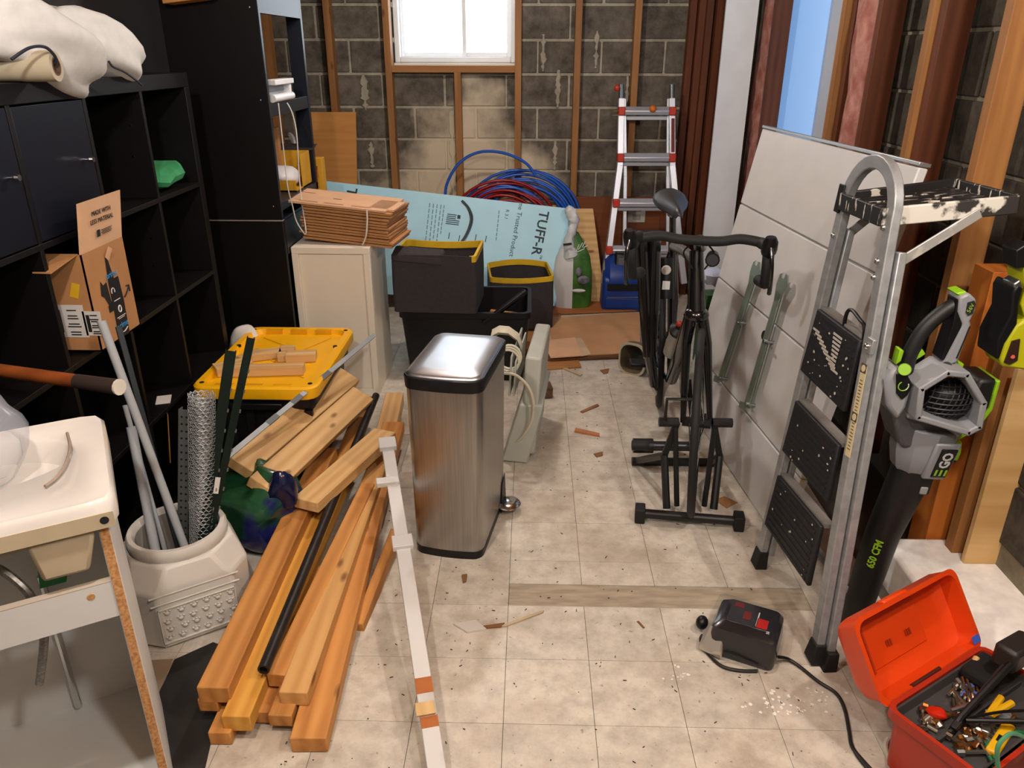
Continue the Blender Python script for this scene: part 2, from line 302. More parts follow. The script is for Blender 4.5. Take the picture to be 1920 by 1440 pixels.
# right wall: footing curb, dark blocks, studs, insulation, white return board and the daylit door
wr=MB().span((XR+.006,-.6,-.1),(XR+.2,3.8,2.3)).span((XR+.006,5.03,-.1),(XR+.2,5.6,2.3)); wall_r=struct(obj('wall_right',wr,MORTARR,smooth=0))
for k in range(1,11):
    off=(0 if k%2==0 else BL/2)
    for n in range(2,14):
        a=off+n*BL+.006; b=a+BL-.012
        z0,z1=k*BH+.006,(k+1)*BH-.006; segs=[(a,min(b,3.8)),(max(a,5.03),min(b,5.3))]
        for s0,s1 in segs:
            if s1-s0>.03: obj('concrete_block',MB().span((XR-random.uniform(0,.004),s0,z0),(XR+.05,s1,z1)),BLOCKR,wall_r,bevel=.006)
obj('footing_curb',MB().span((1.14,.2,-.02),(1.46,2.1,.13)),mat('white_curb_paint','efece6',.6,var=.1,scale=20,bump=.1),wall_r,bevel=.012)
def studr(y,m=STUDD,x=1.285,dp=.09,wd=.042,z0=.1,x2=None): return bar('stud',(x+dp/2,y,z0),((x2 or x)+dp/2,y,2.3),dp,wd,m,wall_r,up=(0,1,0),bevel=.002)
for y,m in ((4.58,STUDD),(3.57,STUD),(3.2,STUDD),(2.79,STUD),(2.34,STUD)): studr(y,m)
studr(3.52,STUDD,x=1.31); studr(2.74,STUDD,x=1.3)
bar('stud',(1.33,2.16,.0),(1.33,2.16,1.0),.09,.1,wood('orange_stud','a85a20','c87830',knots=False,rnd=.03),wall_r,up=(0,1,0))
INS=mat('pink_insulation','bd8a7c',.95,col2='98584c',scale=14,bump=.8,bscale=30)
for y0,y1,x in ((4.63,4.97,1.31),(3.26,3.47,1.3)):
    mb=MB().grid(lambda u,v:V((x+.02*noise.noise(V((u*6,v*14,y0)))+.05*abs(u-.5),y0+(y1-y0)*u+.02*noise.noise(V((v*9,y0,0))),.15+2.15*v)),6,24); obj('insulation_batt',mb,INS,wall_r,solid=.02,smooth=180)
RET=mat('white_board','cfd2d6',.55,var=.04)
_p=(1.089,4.85,1.826); _q=(1.253,4.78,1.822)
obj('return_board',MB().hexa([(_p[0],4.85,0),(_q[0],4.78,0),(_q[0],4.80,0),(_p[0],4.87,0),(_p[0],4.85,2.3),(_q[0],4.78,2.3),(_q[0],4.80,2.3),(_p[0],4.87,2.3)]),RET,wall_r)
d_m=D.materials.new('frosted_daylight_pane'); d_m.use_nodes=True; _n=NT(d_m); _b=_n.n['Principled BSDF']; _b.inputs['Base Color'].default_value=(.3,.5,.8,1); _b.inputs['Emission Color'].default_value=(.22,.43,.80,1); _b.inputs['Emission Strength'].default_value=.75; _b.inputs['Roughness'].default_value=.3
DF=mat('door_frame_white','b9c3d2',.5,var=.03)
mb=MB().span((1.37,3.82,0),(1.45,3.95,2.3)).span((1.40,4.97,0),(1.45,5.03,2.3)); dr=struct(obj('door_1',mb,DF,bevel=.004))
obj('door_panel',MB().span((1.42,3.95,0),(1.44,4.97,.6)),DF,dr)
obj('frosted_pane',MB().span((1.42,3.955,.6),(1.43,4.97,2.3)),d_m,dr,smooth=0)
bm=MB().span((1.40,4.05,0),(1.425,4.06,2.3)); obj('door_stop',bm,DF,dr)
# unseen parts of the room
PL=mat('plain_wall','6a5a4a',.8,var=.05)
struct(obj('wall_left',MB().span((-1.95,-.6,-.1),(-1.8,5.6,2.3)),mat('dark_wall','2a2420',.9),smooth=0))
struct(obj('wall_front',MB().span((-1.95,-.75,-.1),(1.85,-.6,2.3)),PL,smooth=0))
struct(obj('ceiling',MB().span((-1.95,-.75,2.3),(1.85,5.7,2.4)),wood('ceiling_joist_timber','7a4e28','9c6a3c'),smooth=0))

# ---- black cube bookcase along the left wall ----------------------------------------------
bx,bb=-1.29,-1.68; yf=3.07; pitch=.351; ncol=4; yn=yf-.04-ncol*pitch-.03
bc=thing('cube_bookcase','black-brown cube bookcase with open cubbies and two doors along the left side','bookcase',(bx-.2,(yf+yn)/2,0))
for y in (yf-.02,yn+.02): obj('side_panel',MB().span((bb,y-.02,0),(bx,y+.02,1.435)),BLACKWOOD,bc,bevel=.0015)
obj('top_board',MB().span((bb,yn,1.435),(bx,yf,1.485)),BLACKWOOD,bc,bevel=.002)
obj('bottom_board',MB().span((bb,yn+.04,0),(bx,yf-.04,.04)),BLACKWOOD,bc,bevel=.002)
sz=[.39,.74,1.09]
for z in sz: obj('shelf',MB().span((bb,yn+.04,z-.016),(bx+.001,yf-.04,z)),BLACKWOOD,bc,bevel=.001)
lv=[.04]+sz+[1.451]
for k in range(1,ncol):
    y=yf-.04-k*pitch
    for a,b in zip(lv[:-1],lv[1:]): obj('divider',MB().span((bb,y-.008,a),(bx,y+.008,b-.016)),BLACKWOOD,bc,bevel=.001)
obj('back_panel',MB().span((bb-.01,yn,0),(bb-.001,yf,1.485)),BLACKWOOD,bc)  # black sheet added so the open cubbies read dark inside
DOORM=mat('door_foil','0a0d18',.45,spec=.25,var=.1,scale=3)
for k in (2,3):
    y1=yf-.04-k*pitch-.011; y0=y1-pitch+.022
    d=obj('door',MB().span((bx-.016,y0,1.094),(bx-.001,y1,1.43)),DOORM,bc,bevel=.001)
    obj('knob',MB().tube([(bx-.001,y1-.045,1.27),(bx+.008,y1-.045,1.27),(bx+.014,y1-.045,1.27),(bx+.024,y1-.045,1.27)],[.004,.004,.009,.008],10),CHROME,d)
mb=MB()
for k,z,dx in ((1,.95,.05),(1,.85,.06),(1,1.33,.05),(1,1.23,.06),(0,.62,.1),(0,.55,.1)):
    y=yf-.04-k*pitch-.008 if k else yf-.0405
    mb.box((bx-dx,y-.001,z),(.006,.003,.006))
obj('peg_holes',mb,CHROME,bc)
# green cloth on the upper shelf (rightmost cubby)
GRN=mat('green_cloth','2f8a55',.8,var=.15,scale=20,bump=.2)
mb=MB().ball((0,0,0),(.13,.15,.036),14,8).wob(.03,11,3)
for p in mb.v: p.z=max(p.z+.25*max(p.y,0)*(.5+p.x*2),-.043)
tag(obj('green_cloth',MB(Matrix.Translation((-1.42,2.855,1.138))).add(mb.v,mb.f),GRN,smooth=25),'crumpled green cloth lying in the upper right cubby of the black bookcase','cloth')
# white ribbed tube in the next cubby down
mb=MB(); pts=[]
for i in range(24):
    t=i/23; pts.append((-1.40-.05*t-.05*t*t,2.73+.015*t,.78+.25*t))
mb.tube(pts,[.034*(1 if i%3 else .86)*(1-.55*max(0,(i-10)/13)) for i in range(24)],12)
o=tag(obj('ribbed_hose',mb,mat('hose_white','b9b9b4',.5),smooth=30),'white ribbed hose standing in the middle right cubby','hose')
# amazon-style parcel box on the middle shelf
AX=-1.255
box=thing('parcel_box','opened brown parcel box with black tape sticking out of the bookcase','box',(AX-.14,2.22,.745))
mb=MB(); y0,y1,z0,z1=2.085,2.325,.747,1.035; x0=AX-.3; t=.004
mb.span((x0,y0,z0),(AX,y1,z0+t)).span((x0,y0,z0),(AX,y0+t,z1)).span((x0,y1-t,z0),(AX,y1,z1)).span((x0,y0,z0),(x0+t,y1,z1)).span((AX-t,y0,z0),(AX,y1,z1))
obj('carton',mb,CARD,box,smooth=0)
fl_=obj('raised_flap',MB().hexa([(AX-.004,y0,z1),(AX,y0,z1),(AX,y1-.005,z1),(AX-.004,y1-.005,z1),(AX+.016,y0+.005,z1+.14),(AX+.02,y0+.005,z1+.14),(AX+.02,y1,z1+.14),(AX+.016,y1,z1+.14)]),CARDL,box,smooth=0)
obj('side_flap',MB().hexa([(x0,y0,z1),(AX-.01,y0,z1),(AX-.01,y0+.004,z1+.002),(x0,y0+.004,z1+.002),(x0+.02,y0-.1,z1-.02),(AX-.02,y0-.12,z1-.022),(AX-.02,y0-.12,z1-.018),(x0+.02,y0-.1,z1-.016)]),CARD,box,smooth=0)
TAPE=mat('black_tape','16181d',.35,var=.1)
FX=lambda y,z,e=.001: V((AX+e,y,z))
tp=MB().prism([FX(2.185,.749),FX(2.25,.749),FX(2.255,.85),FX(2.25,.93),FX(2.225,.93),FX(2.21,1.0),FX(2.2,1.0),FX(2.19,.92),FX(2.19,.87),FX(2.165,.86),FX(2.165,.84),FX(2.19,.84)],(.0008,0,0)); tape=obj('tape',tp,TAPE,box,smooth=0)
obj('torn_hole',MB().prism([FX(2.14,.9),FX(2.155,.89),FX(2.17,.862),FX(2.185,.87),FX(2.18,.93),FX(2.16,.925),FX(2.15,.94)],(.0007,0,0)),DARKIN,box,smooth=0)
obj('torn_strip',MB().prism([FX(2.2,1.0,.002),FX(2.215,.985,.002),FX(2.225,1.02,.014),FX(2.21,1.03,.012)],(.001,0,0)),CARDL,box,smooth=0)
FF=lambda y,z,e=.0025: fxy((AX+e,y,z),(0,1,0),(0,0,1))
BLUE=mat('tape_blue','3f8fc4',.5,var=0); WH=mat('white_print','d8d8d4',.6,var=0)
txt('prime',.028,FF(2.22,.785),BLUE,tape); txt('prime',.026,FF(2.215,.945),BLUE,tape); obj('smile_mark',MB().tube([FX(2.195+.05*i/8,.77-.008*sin(pi*i/8),.0022) for i in range(9)],.0014,5),WH,tape)
obj('ring_mark',MB().tube([FX(2.222+.008*cos(a*pi/6),.835+.01*sin(a*pi/6),.0022) for a in range(12)],.0022,5,closed=True),WH,tape)
obj('hook_mark',MB().tube([FX(2.205+.009*cos(a*pi/6),.895+.01*sin(a*pi/6),.0022) for a in range(-1,8)],.0013,5),WH,tape)
obj('tape_fine_print',MB(FF(2.222,.812)).box((0,0,0),(.05,.002,.0004)).box((0,-.005,0),(.036,.0015,.0004)).box((-.005,.053,0),(.036,.0025,.0004)),WH,tape)
obj('smile_arrow',MB().tube([FX(2.262+.036*i/6,.86+.025*(i/6)**1.4,.0015) for i in range(7)],.0022,5).tube([FX(2.283,.889,.0015),FX(2.3,.888,.0015),FX(2.3,.868,.0015)],.002,5),INK,box)
fm=lambda z,y=2.205: fxy((AX+.0015+(z-z1)*.1143+.004,y,z),(0,1,0),(.1143,0,1))
txt('MADE WITH',.019,fm(1.135),INK,fl_); txt('LESS MATERIAL',.019,fm(1.112),INK,fl_)
mb=MB(); [mb.box((0,-.004*i,0),(.05 if i%2 else .06,.0018,.0006),fm(1.082,2.225)) for i in range(4)]; mb.box((-.045,-.006,0),(.016,.02,.0006),fm(1.082,2.225)); obj('small_print',mb,INK,fl_)
obj('yellow_label',MB().prism([(-1.314,2.084,0.9146),(-1.29,2.084,0.9069),(-1.277,2.084,0.9495),(-1.299,2.084,0.9556)],(0,.0008,0)),mat('yellow_label','d4a51c',.6),box,smooth=0)
PAPER=mat('label_paper','c9c6c0',.6,var=.03)
def lab(x0_,x1_,z0_,z1_,bars):
    l=obj('address_label',MB().span((x0_,y0-.0015,z0_),(x1_,y0-.0005,z1_)),PAPER,box,smooth=0)
    m=MB(); n=10
    for i in range(n):
        z=z0_+(z1_-z0_)*(i+1)/(n+2)
        if i%3!=2: m.box(((x0_*.4+x1_*.6),y0-.0018,z),((x1_-x0_)*.5*(.6+.4*random.random()),.0005,.0035))
    m.box((x0_+.014,y0-.0018,(z0_+z1_)/2),(.01,.0005,(z1_-z0_)*.7)) ; obj('label_print',m,INK,l)
q0,q1=(-1.371,2.084,0.791),(-1.295,2.084,0.8893); lab(q0[0],q1[0]+.012,q0[2],q1[2],1); q0,q1=(-1.289,2.084,0.7968),(-1.236,2.084,0.8706); lab(q0[0],q1[0],q0[2],q1[2],2)
# white card on the lower shelf
tag(obj('paper_card',MB(rz(20,(-1.33,2.52,.3915))).box((0,0,0),(.05,.075,.002)),PAPER),'small white printed card lying on lower bookcase shelf','card')
# ---- on top of the bookcase -----------------------------------------------------------------
SHEET=mat('white_fabric','cfcdc9',.85,var=.05,scale=30,bump=.25,bscale=9)
def cloth(name,rings,label,cat,m=SHEET,amp=.012,sc=14,seed=1,par=None):
    mb=MB(); mb.loft(rings).wob(amp,sc,seed); o=obj(name,mb,m,par,smooth=180,sub=1); return tag(o,label,cat) if not par else o
def oval(c,rx,rz_,ax=(1,0,0),up=(0,0,1),n=14,ph=0): 
    x=V(ax).normalized();u=V(up); return [V(c)+x*(rx*cos(2*pi*i/n+ph))+u*(rz_*sin(2*pi*i/n+ph)) for i in range(n)]
# folded duvet-like bundle: lofted along the shelf direction (y)
def fold(y,rx,h,dx,dz,n=26):
    out=[]
    for i in range(n):
        a=2*pi*i/n; k=1+.12*sin(5*a+y*9)+.07*sin(9*a-y*17); out.append(V((-1.40+dx+rx*k*cos(a),y+.02*sin(3*a),1.488+h*.5+dz+h*.5*k*sin(a))))
    return out
cloth('white_blanket',[fold(*q) for q in ((1.94,.05,.10,.02,.07),(1.97,.12,.19,.02,.05),(2.05,.15,.22,.03,.03),(2.14,.16,.235,.04,-.005),(2.23,.165,.235,.05,-.035),(2.30,.15,.21,.06,-.06),(2.355,.11,.16,.065,-.06),(2.39,.04,.06,.055,.0))],'large cream white bundled blanket on top of black bookcase','blanket',amp=.02,sc=11,seed=4)
cloth('white_pillow',[fold(*q,) for q in ((2.34,.04,.07,.03,.07),(2.39,.09,.17,.04,.03),(2.49,.115,.20,.05,.0),(2.60,.11,.18,.06,-.03),(2.68,.085,.13,.07,-.04),(2.72,.03,.03,.06,.0))],'white pillow with dark piping at right end of bookcase top','pillow',amp=.012,sc=10,seed=8)
cloth('white_sheet',[fold(*q,) for q in ((1.86,.04,.06,-.08,.18),(1.90,.1,.2,-.08,.08),(2.0,.12,.3,-.08,.0),(2.12,.1,.27,-.08,.0),(2.2,.03,.04,-.08,.1))],'white folded sheet heaped behind the cream blanket','sheet',amp=.015,sc=12,seed=12)
PIPE=mat('navy_piping','1b2030',.7)
for pp in ([(-1.228,2.388,1.532),(-1.222,2.397,1.516),(-1.218,2.447,1.502),(-1.218,2.499,1.482),(-1.225,2.561,1.46)],):
    o=obj('piping',MB().tube(spline(pp,6),.0035,6),PIPE,D.objects['white_pillow'])
obj('piping',MB().tube(spline([(-1.235,1.95,1.54),(-1.21,1.99,1.565),(-1.2,2.04,1.567),(-1.2,2.075,1.545),(-1.21,2.085,1.53)],6),.004,6),PIPE,D.objects['white_blanket'])
tb=thing('paper_roll_tube','hollow cream paper roll lying in front of the white blanket','tube',(-1.3,2.0,1.485))
T1=V((-1.21,2.088,1.51)); T1.z=1.523; T0=T1+V((-.26,-.03,0)); obj('roll',MB().hollow(T0,T1,.037,.014,20),mat('cream_paper','b3a68d',.7,var=.05),tb,smooth=50); obj('core_end',MB().hollow(T1-V((.06,.007,0)),T1+V((.001,.0001,0)),.023,.004,16),mat('brown_core','5a4332',.8),tb)
bg=thing('paper_bag','crumpled brown paper bag on bookcase top at left edge','bag',(-1.4,1.75,1.485))
obj('bag_body',MB().hexa([(-1.55,1.66,1.486),(-1.29,1.66,1.486),(-1.27,1.87,1.486),(-1.52,1.87,1.486),(-1.56,1.64,1.74),(-1.30,1.65,1.74),(-1.28,1.85,1.74),(-1.54,1.85,1.74)]).wob(.01,8),mat('kraft_paper','8b7768',.8,var=.1),bg,bevel=.004)
obj('white_label',MB().hexa([(x,y,z) for e in (0,.002) for x,y,z in ((-1.272+e,1.73,1.63),(-1.262+e,1.81,1.63),(-1.268+e,1.81,1.72),(-1.278+e,1.73,1.72))]),PAPER,bg)
mb=MB()
for i in range(26):
    y=1.69+random.random()*.10; x=-1.245+random.random()*.02; z=1.64-.05*random.random()
    mb.tube(spline([(x-.02,y,z),(x,y+.01*random.uniform(-1,1),z-.06),(x+.01,y+.02*random.uniform(-1,1),1.50+.03*random.random())],3),.006,5)
mb.ball((-1.25,1.77,1.51),(.03,.08,.025)); tag(stuff(obj('dark_fringe',mb,mat('dark_yarn','1c1517',.95))),'dark yarn fringe hanging at left end of bookcase top','yarn')
sa,sb=V((-1.441,3.34,1.738)),V((-1.252,3.34,1.759)); ff=fr(sa,sb-sa); tag(obj('ledge_board',MB(ff).box(((sb-sa).length/2,.01,0),((sb-sa).length,.10,.022)),FIR,frame=ff,bevel=.002),'short unpainted board fixed high on the side of the tall black cabinet at top edge','board')
# ---- tall black cabinet ----------------------------------------------------------------------
tx,ty0,ty1,tb_=-1.105,3.40,4.02,-1.5; zj=.865
tc=thing('tall_cabinet','tall black-brown open cabinet with hutch standing beyond the cube bookcase','cabinet',(-1.3,3.7,0))
obj('side_panel',MB().span((tb_,ty0,zj+.004),(tx,ty0+.022,2.25)),BLACKWOOD,tc,bevel=.0015)
obj('lower_side_panel',MB().span((tb_-.05,ty0-.005,0),(tx+.004,ty0+.022,zj)),BLACKWOOD,tc,bevel=.0015)
obj('joint_strip',MB().span((tb_-.05,ty0-.007,zj),(tx+.005,ty0+.02,zj+.004)),mat('grey_edge','8a8784',.5),tc)
FRB=mat('daylit_black_foil','0f131d',.4,var=.1,spec=.35)  # bluer black for the front parts: blue daylight put into the colour
obj('far_post',MB().span((tx-.07,ty1,zj),(tx,ty1+.03,2.25)),FRB,tc,bevel=.001)
obj('back_post',MB().span((tb_,ty1,zj),(tb_+.06,ty1+.03,2.25)),BLACKWOOD,tc,bevel=.001)
obj('edge_strip',MB().span((tx-.001,ty0,zj+.004),(tx+.003,ty0+.022,2.25)),FRB,tc)
obj('top_rail',MB().span((tx-.02,ty0+.022,1.70),(tx,ty1,2.0)),FRB,tc,bevel=.001)
obj('hutch_shelf',MB().span((tb_,ty0+.022,1.30),(tx-.002,ty1,1.355)),FRB,tc,bevel=.001)
obj('counter_board',MB().span((tb_,ty0+.022,.905),(tx,ty1+.03,.94)),FRB,tc,bevel=.001)
obj('lower_rail',MB().span((tx-.02,ty0+.022,.71),(tx+.006,ty1+.03,.862)),FRB,tc,bevel=.001)
obj('lower_top',MB().span((tb_,ty0+.022,.865),(tx+.006,ty1+.03,.875)),FRB,tc)
obj('lower_far_side',MB().span((tb_,ty1,0),(tx,ty1+.03,.862)),BLACKWOOD,tc)
mb=MB(); [mb.ball((tx-.03,ty0-.001,z),(.004,.003,.004),8,6) for z in (1.72,1.37,.83,.93)]; obj('cam_caps',mb,CHROME,tc)
# plastic channel light lying on hutch shelf front
cl=thing('channel_light','white plastic channel lamp with dangling cords on the tall cabinet','lamp',(tx,3.6,1.355))
WP=mat('white_plastic','d9dadc',.4,var=.03)
for nm,a,b in (('upper_flange',(tx-.03,3.47,1.425),(tx+.02,3.74,1.447)),('back_web',(tx-.03,3.47,1.375),(tx-.018,3.74,1.425)),('end_cap',(tx-.03,3.70,1.372),(tx+.012,3.72,1.43))): obj(nm,MB().span(a,b),WP if nm!='back_web' else mat('grey_plastic','8b8e92',.5),cl,bevel=.003)
obj('lower_tube',MB().tube([(tx,3.46,1.372),(tx,3.75,1.372)],.0165,12),WP,cl)
for k,pp in enumerate(([(-1.093,3.5,1.353),(-1.099,3.5,1.261),(-1.102,3.5,1.115),(-1.108,3.5,0.9991),(-1.081,3.5,0.9162),(-1.07,3.5,0.8438),(-1.037,3.5,0.7852),(-1.031,3.5,0.8196),(-1.051,3.55,0.9194),(-1.065,3.6,1.032),(-1.057,3.6,1.219),(-1.067,3.6,1.305),(-1.085,3.6,1.348)],)):
    obj('cord',MB().tube(spline([(max(p[0],tx+.012),p[1],p[2]) for p in pp],6),.0028,6),mat('cord_white','c9c5bc',.5),cl)
# things on the counter inside
def atc(n,l,c,mb,m,**k): return tag(obj(n,mb,m,**k),l,c)
yb=thing('yellow_carton','open yellow carton on the counter of the tall cabinet','box',(-1.22,3.9,.94))
YEL=mat('carton_yellow','c08e16',.6); x0,x1,y0,y1,z0,z1=-1.36,-1.12,3.72,4.0,.942,1.10
mb=MB().span((x0,y0,z0),(x1,y1,z0+.004)).span((x0,y1-.004,z0),(x1,y1,z1)).span((x0,y0,z0),(x0+.004,y1,z1)).span((x1-.004,y0+.12,z0),(x1,y1,z1)).span((x0,y0,z0),(x1,y0+.004,z0+.05)); obj('carton',mb,YEL,yb,smooth=0)
obj('dark_flap',MB().hexa([(x0,y1,z1),(x1+.02,y1,z1),(x1+.02,y1+.003,z1),(x0,y1+.003,z1),(x0,y1+.05,z1+.03),(x1+.03,y1+.05,z1+.025),(x1+.03,y1+.053,z1+.025),(x0,y1+.053,z1+.03)]),mat('dark_flap','2a221d',.7),yb)
pl_=thing('plastic_bag','white plastic bag stuffed inside the yellow carton','bag',(-1.24,3.85,.95)); obj('film',MB().ball((-1.22,3.84,1.0),(.085,.1,.05),14,10).wob(.02,14,2),mat('thin_white_film','cfcfd2',.35,var=.05),pl_,smooth=180)
atc('tall_carton','narrow tan cardboard carton standing behind the cords in tall cabinet','box',MB(rz(8,(-1.3,3.98,.942))).span((-.04,-.03,0),(.04,.03,.27)),CARD,bevel=.002)
bl=thing('black_bowl','black bowl with crumpled foil and white cable behind the yellow carton','bowl',(-1.27,4.05,.94)); 
obj('bowl',MB(Matrix.Translation((-1.29,4.14,.942))).lathe([(.02,0),(.06,.0),(.08,.1),(.085,.16),(.08,.16),(.07,.05),(.001,.03)],18,caps=False),BLK,bl)
obj('white_cable',MB().tube(spline([(-1.25,4.10,1.05),(-1.22,4.08,1.12),(-1.235,4.08,1.17),(-1.21,4.06,1.15),(-1.2,4.05,1.06)],6),.008,6),WP,bl)
rl=thing('narrow_pack','narrow yellow pack with a red printed stripe beside the tall cabinet post','box',(-1.12,4.06,0.861)); rp=(-1.112,4.06,0.9646)
obj('pack',MB(Matrix.Translation(rp)).span((-.035,0,-.1),(.035,.06,.09)),YEL,rl,bevel=.002); obj('red_stripe',MB().span((rp[0]-.008,rp[1]-.0012,rp[2]-.06),(rp[0]+.012,rp[1]+.0,rp[2]+.05)),mat('red_print','8a2416',.6,col2='c08e16',scale=70),rl)
# ---- narrow white cabinet with tied flat boxes -------------------------------------------------
WCAB=mat('white_melamine','e4dccb',.45,var=.02)
wx0,wx1,wy0,wy1,wz=-1.095,-.735,3.45,3.83,.735
wc=thing('white_cabinet','narrow white cabinet with recessed back panel standing behind the yellow lid','cabinet',(-.91,3.64,0))
for n,a,b in (('side_panel',(wx0,wy0,0),(wx0+.03,wy1,wz-.03)),('side_panel',(wx1-.03,wy0,0),(wx1,wy1,wz-.03)),('top_panel',(wx0,wy0,wz-.03),(wx1,wy1,wz)),('base_panel',(wx0+.03,wy0,.0),(wx1-.03,wy1,.03)),('recessed_panel',(wx0+.03,wy0+.012,.03),(wx1-.03,wy0+.02,wz-.03))): obj(n,MB().span(a,b),WCAB,wc,bevel=.0015)
random.seed(5)
base=V((-.90,3.66,.74)); yaw=-8
for i in range(13):
    z=.005+i*.0135; tl=.06
    M_=Matrix.Translation(base+V((.02+.01*random.uniform(-1,1),.0,z)))@Matrix.Rotation(rad(yaw+random.uniform(-1.5,1.5)),4,'Z')@Matrix.Rotation(rad(4.5),4,'Y')
    w_=.20 if i<12 else .24
    mb=MB().box((.05,0,0.006),(.42+random.uniform(-.012,.012),.30,.010)) if i<12 else MB().box((-.0,0,.006),(.50,.32,.010)).box((.22,-.02,.006),(.12,.2,.010))
    o=obj('flattened_box',MB(M_).add(mb.v,mb.f),CARD if i<12 else CARDL,frame=M_,bevel=.001)
    tag(o,'flattened brown cardboard box, %s up in the tied stack on white cabinet'%['lowest','second','third','fourth','fifth','sixth','seventh','eighth','ninth','tenth','eleventh','twelfth'][i] if i<12 else 'pale flattened cardboard box lying topmost on the tied stack','box','flattened boxes tied on the white cabinet')
    if i==12:
        mb=MB(); mb.box((-.02,-.02,.0118),(.04,.008,.001)); mb.box((-.2,.06,.0118),(.08,.003,.001)); obj('slot_cut',MB(M_).add(mb.v,mb.f),mat('slot_brown','5e3d22',.9),o); mb=MB(); [mb.box((x,-.13,.0118),(.09,.02,.0004)) for x in (-.12,.0,.13)]; obj('faint_print',MB(M_).add(mb.v,mb.f),mat('faint_print','a77c5c',.8),o)
tag(obj('tie_strap',MB().tube(spline([(-.735,3.46,.905),(-.735,3.455,.86),(-.745,3.45,.79),(-.765,3.452,.748)],6),.004,6),mat('strap_white','d3c7b5',.6)),'white strap tied around the stack of flattened boxes','strap')
# ---- black tote with yellow lid -------------------------------------------------------------------
TM=rz(0,(-1.025,2.93,0)); TMS=TM@Matrix.Diagonal((1,1,1.055,1))
tt=thing('storage_tote','black storage tote closed with a bright yellow lid','tote',M=TM)
def rrect(w,d,r,z,n=4,cx=0,cy=0):
    out=[]
    for sx,sy,a0 in ((1,1,0),(-1,1,90),(-1,-1,180),(1,-1,270)):
        for i in range(n+1):
            a=rad(a0+90*i/n); out.append(V((cx+sx*(w/2-r)+r*cos(a),cy+sy*(d/2-r)+r*sin(a),z)))
    return out
obj('tote_body',MB(TMS).loft([rrect(.36,.56,.04,.0),rrect(.40,.6,.05,.30),rrect(.43,.63,.05,.30),rrect(.43,.63,.05,.355)]),BLK,tt,smooth=30)
mb=MB(TMS); [mb.span((-.2+.075*i,-.312,.06),(-.17+.075*i,-.295,.29)) for i in range(6)]; obj('ribs',mb,BLK,tt)
LID=mat('yellow_lid_plastic','f2b40a',.42,var=.03)
lid=obj('lid',MB(TMS).loft([rrect(.47,.68,.05,.345),rrect(.475,.685,.05,.35),rrect(.475,.685,.05,.385),rrect(.46,.67,.045,.392),rrect(.41,.615,.04,.392),rrect(.40,.605,.04,.372)],caps=True),LID,tt,smooth=35)
mb=MB(TMS)
for i in range(3):
    for y in (-.31,.31): mb.span((-.15+.11*i,y-.012,.372),(-.08+.11*i,y+.004,.393))
for a,b in (((-.1,-.2),(.15,.25)),((-.15,.1),(.15,-.2)),((-.15,.25),(.1,.05))): mb.bar((a[0],a[1],.3725),(b[0],b[1],.3725),.005,.004)
obj('lid_ribs',mb,mat('yellow_lid_shade','d99c08',.45),lid)
mb=MB(TMS); [mb.tube([(x,y,.386),(x,y,.3935)],.009,10) for x in (-.205,.205) for y in (-.3,.1,.3)]; obj('lid_holes',mb,DARKIN,lid)
obj('handle_grip',MB(TMS).span((-.1,-.335,.30),(.1,-.305,.325)),BLK,tt,bevel=.004)
TZ=.394
def scrap(px,py,l,w,h,a,z,label,m=PINE):
    c=V((-1.062,2.861,0.38)) 
    M_=rz(a,(px,py,z)); o=obj('wood_offcut',MB(M_).box((0,0,h/2),(l,w,h)),m,frame=M_@Matrix.Translation((0,0,0)),bevel=.002); return tag(o,label,'wood','wood offcuts on the yellow lid')
for p,l,w,h,a,lab_ in (((-1.028,2.766,0.41),.29,.05,.036,6,'longest pale pine offcut at front of the yellow lid'),((-1.171,2.795,0.41),.14,.075,.034,35,'grey-ended offcut at left among scraps on yellow lid'),((-1.089,2.938,0.41),.13,.06,.03,22,'grainy square offcut behind the long one on yellow lid'),((-1.005,2.953,0.41),.06,.12,.03,10,'short upright-grained offcut in middle of scraps on yellow lid'),((-1.141,2.912,0.41),.11,.05,.03,60,'offcut half hidden behind the dark green posts'),((-0.9332,2.918,0.41),.12,.06,.034,8,'square-cut pale offcut at right end of lid scraps')):
    scrap(p[0],p[1],l,w,h,a,TZ,lab_)
p=(-0.9988,2.763,0.38); scrap(p[0],p[1],.09,.02,.006,3,TZ,'thin splinter of wood in front of the scraps on yellow lid')
cwb=(-1.313,3.099,0.38); 
wbx,wby=-1.27,3.2
tag(obj('white_bag',MB().loft([[V((wbx+r*cos(2*pi*i/14)*.8,wby+r*.5*sin(2*pi*i/14),z)) for i in range(14)] for z,r in ((0,.05),(.06,.1),(.2,.11),(.36,.09),(.42,.06),(.44,.03))]).wob(.02,14,6),SHEET,smooth=180,sub=1),'white bag standing between bookcase end and yellow lidded tote','bag')
tag(obj('dark_bin_liner',MB().ball((-.86,2.66,.13),(.1,.12,.125),14,10).wob(.03,10,5),mat('dark_film','121316',.35),smooth=60),'dark bin liner bunched in front of the tote','bag') if False else None

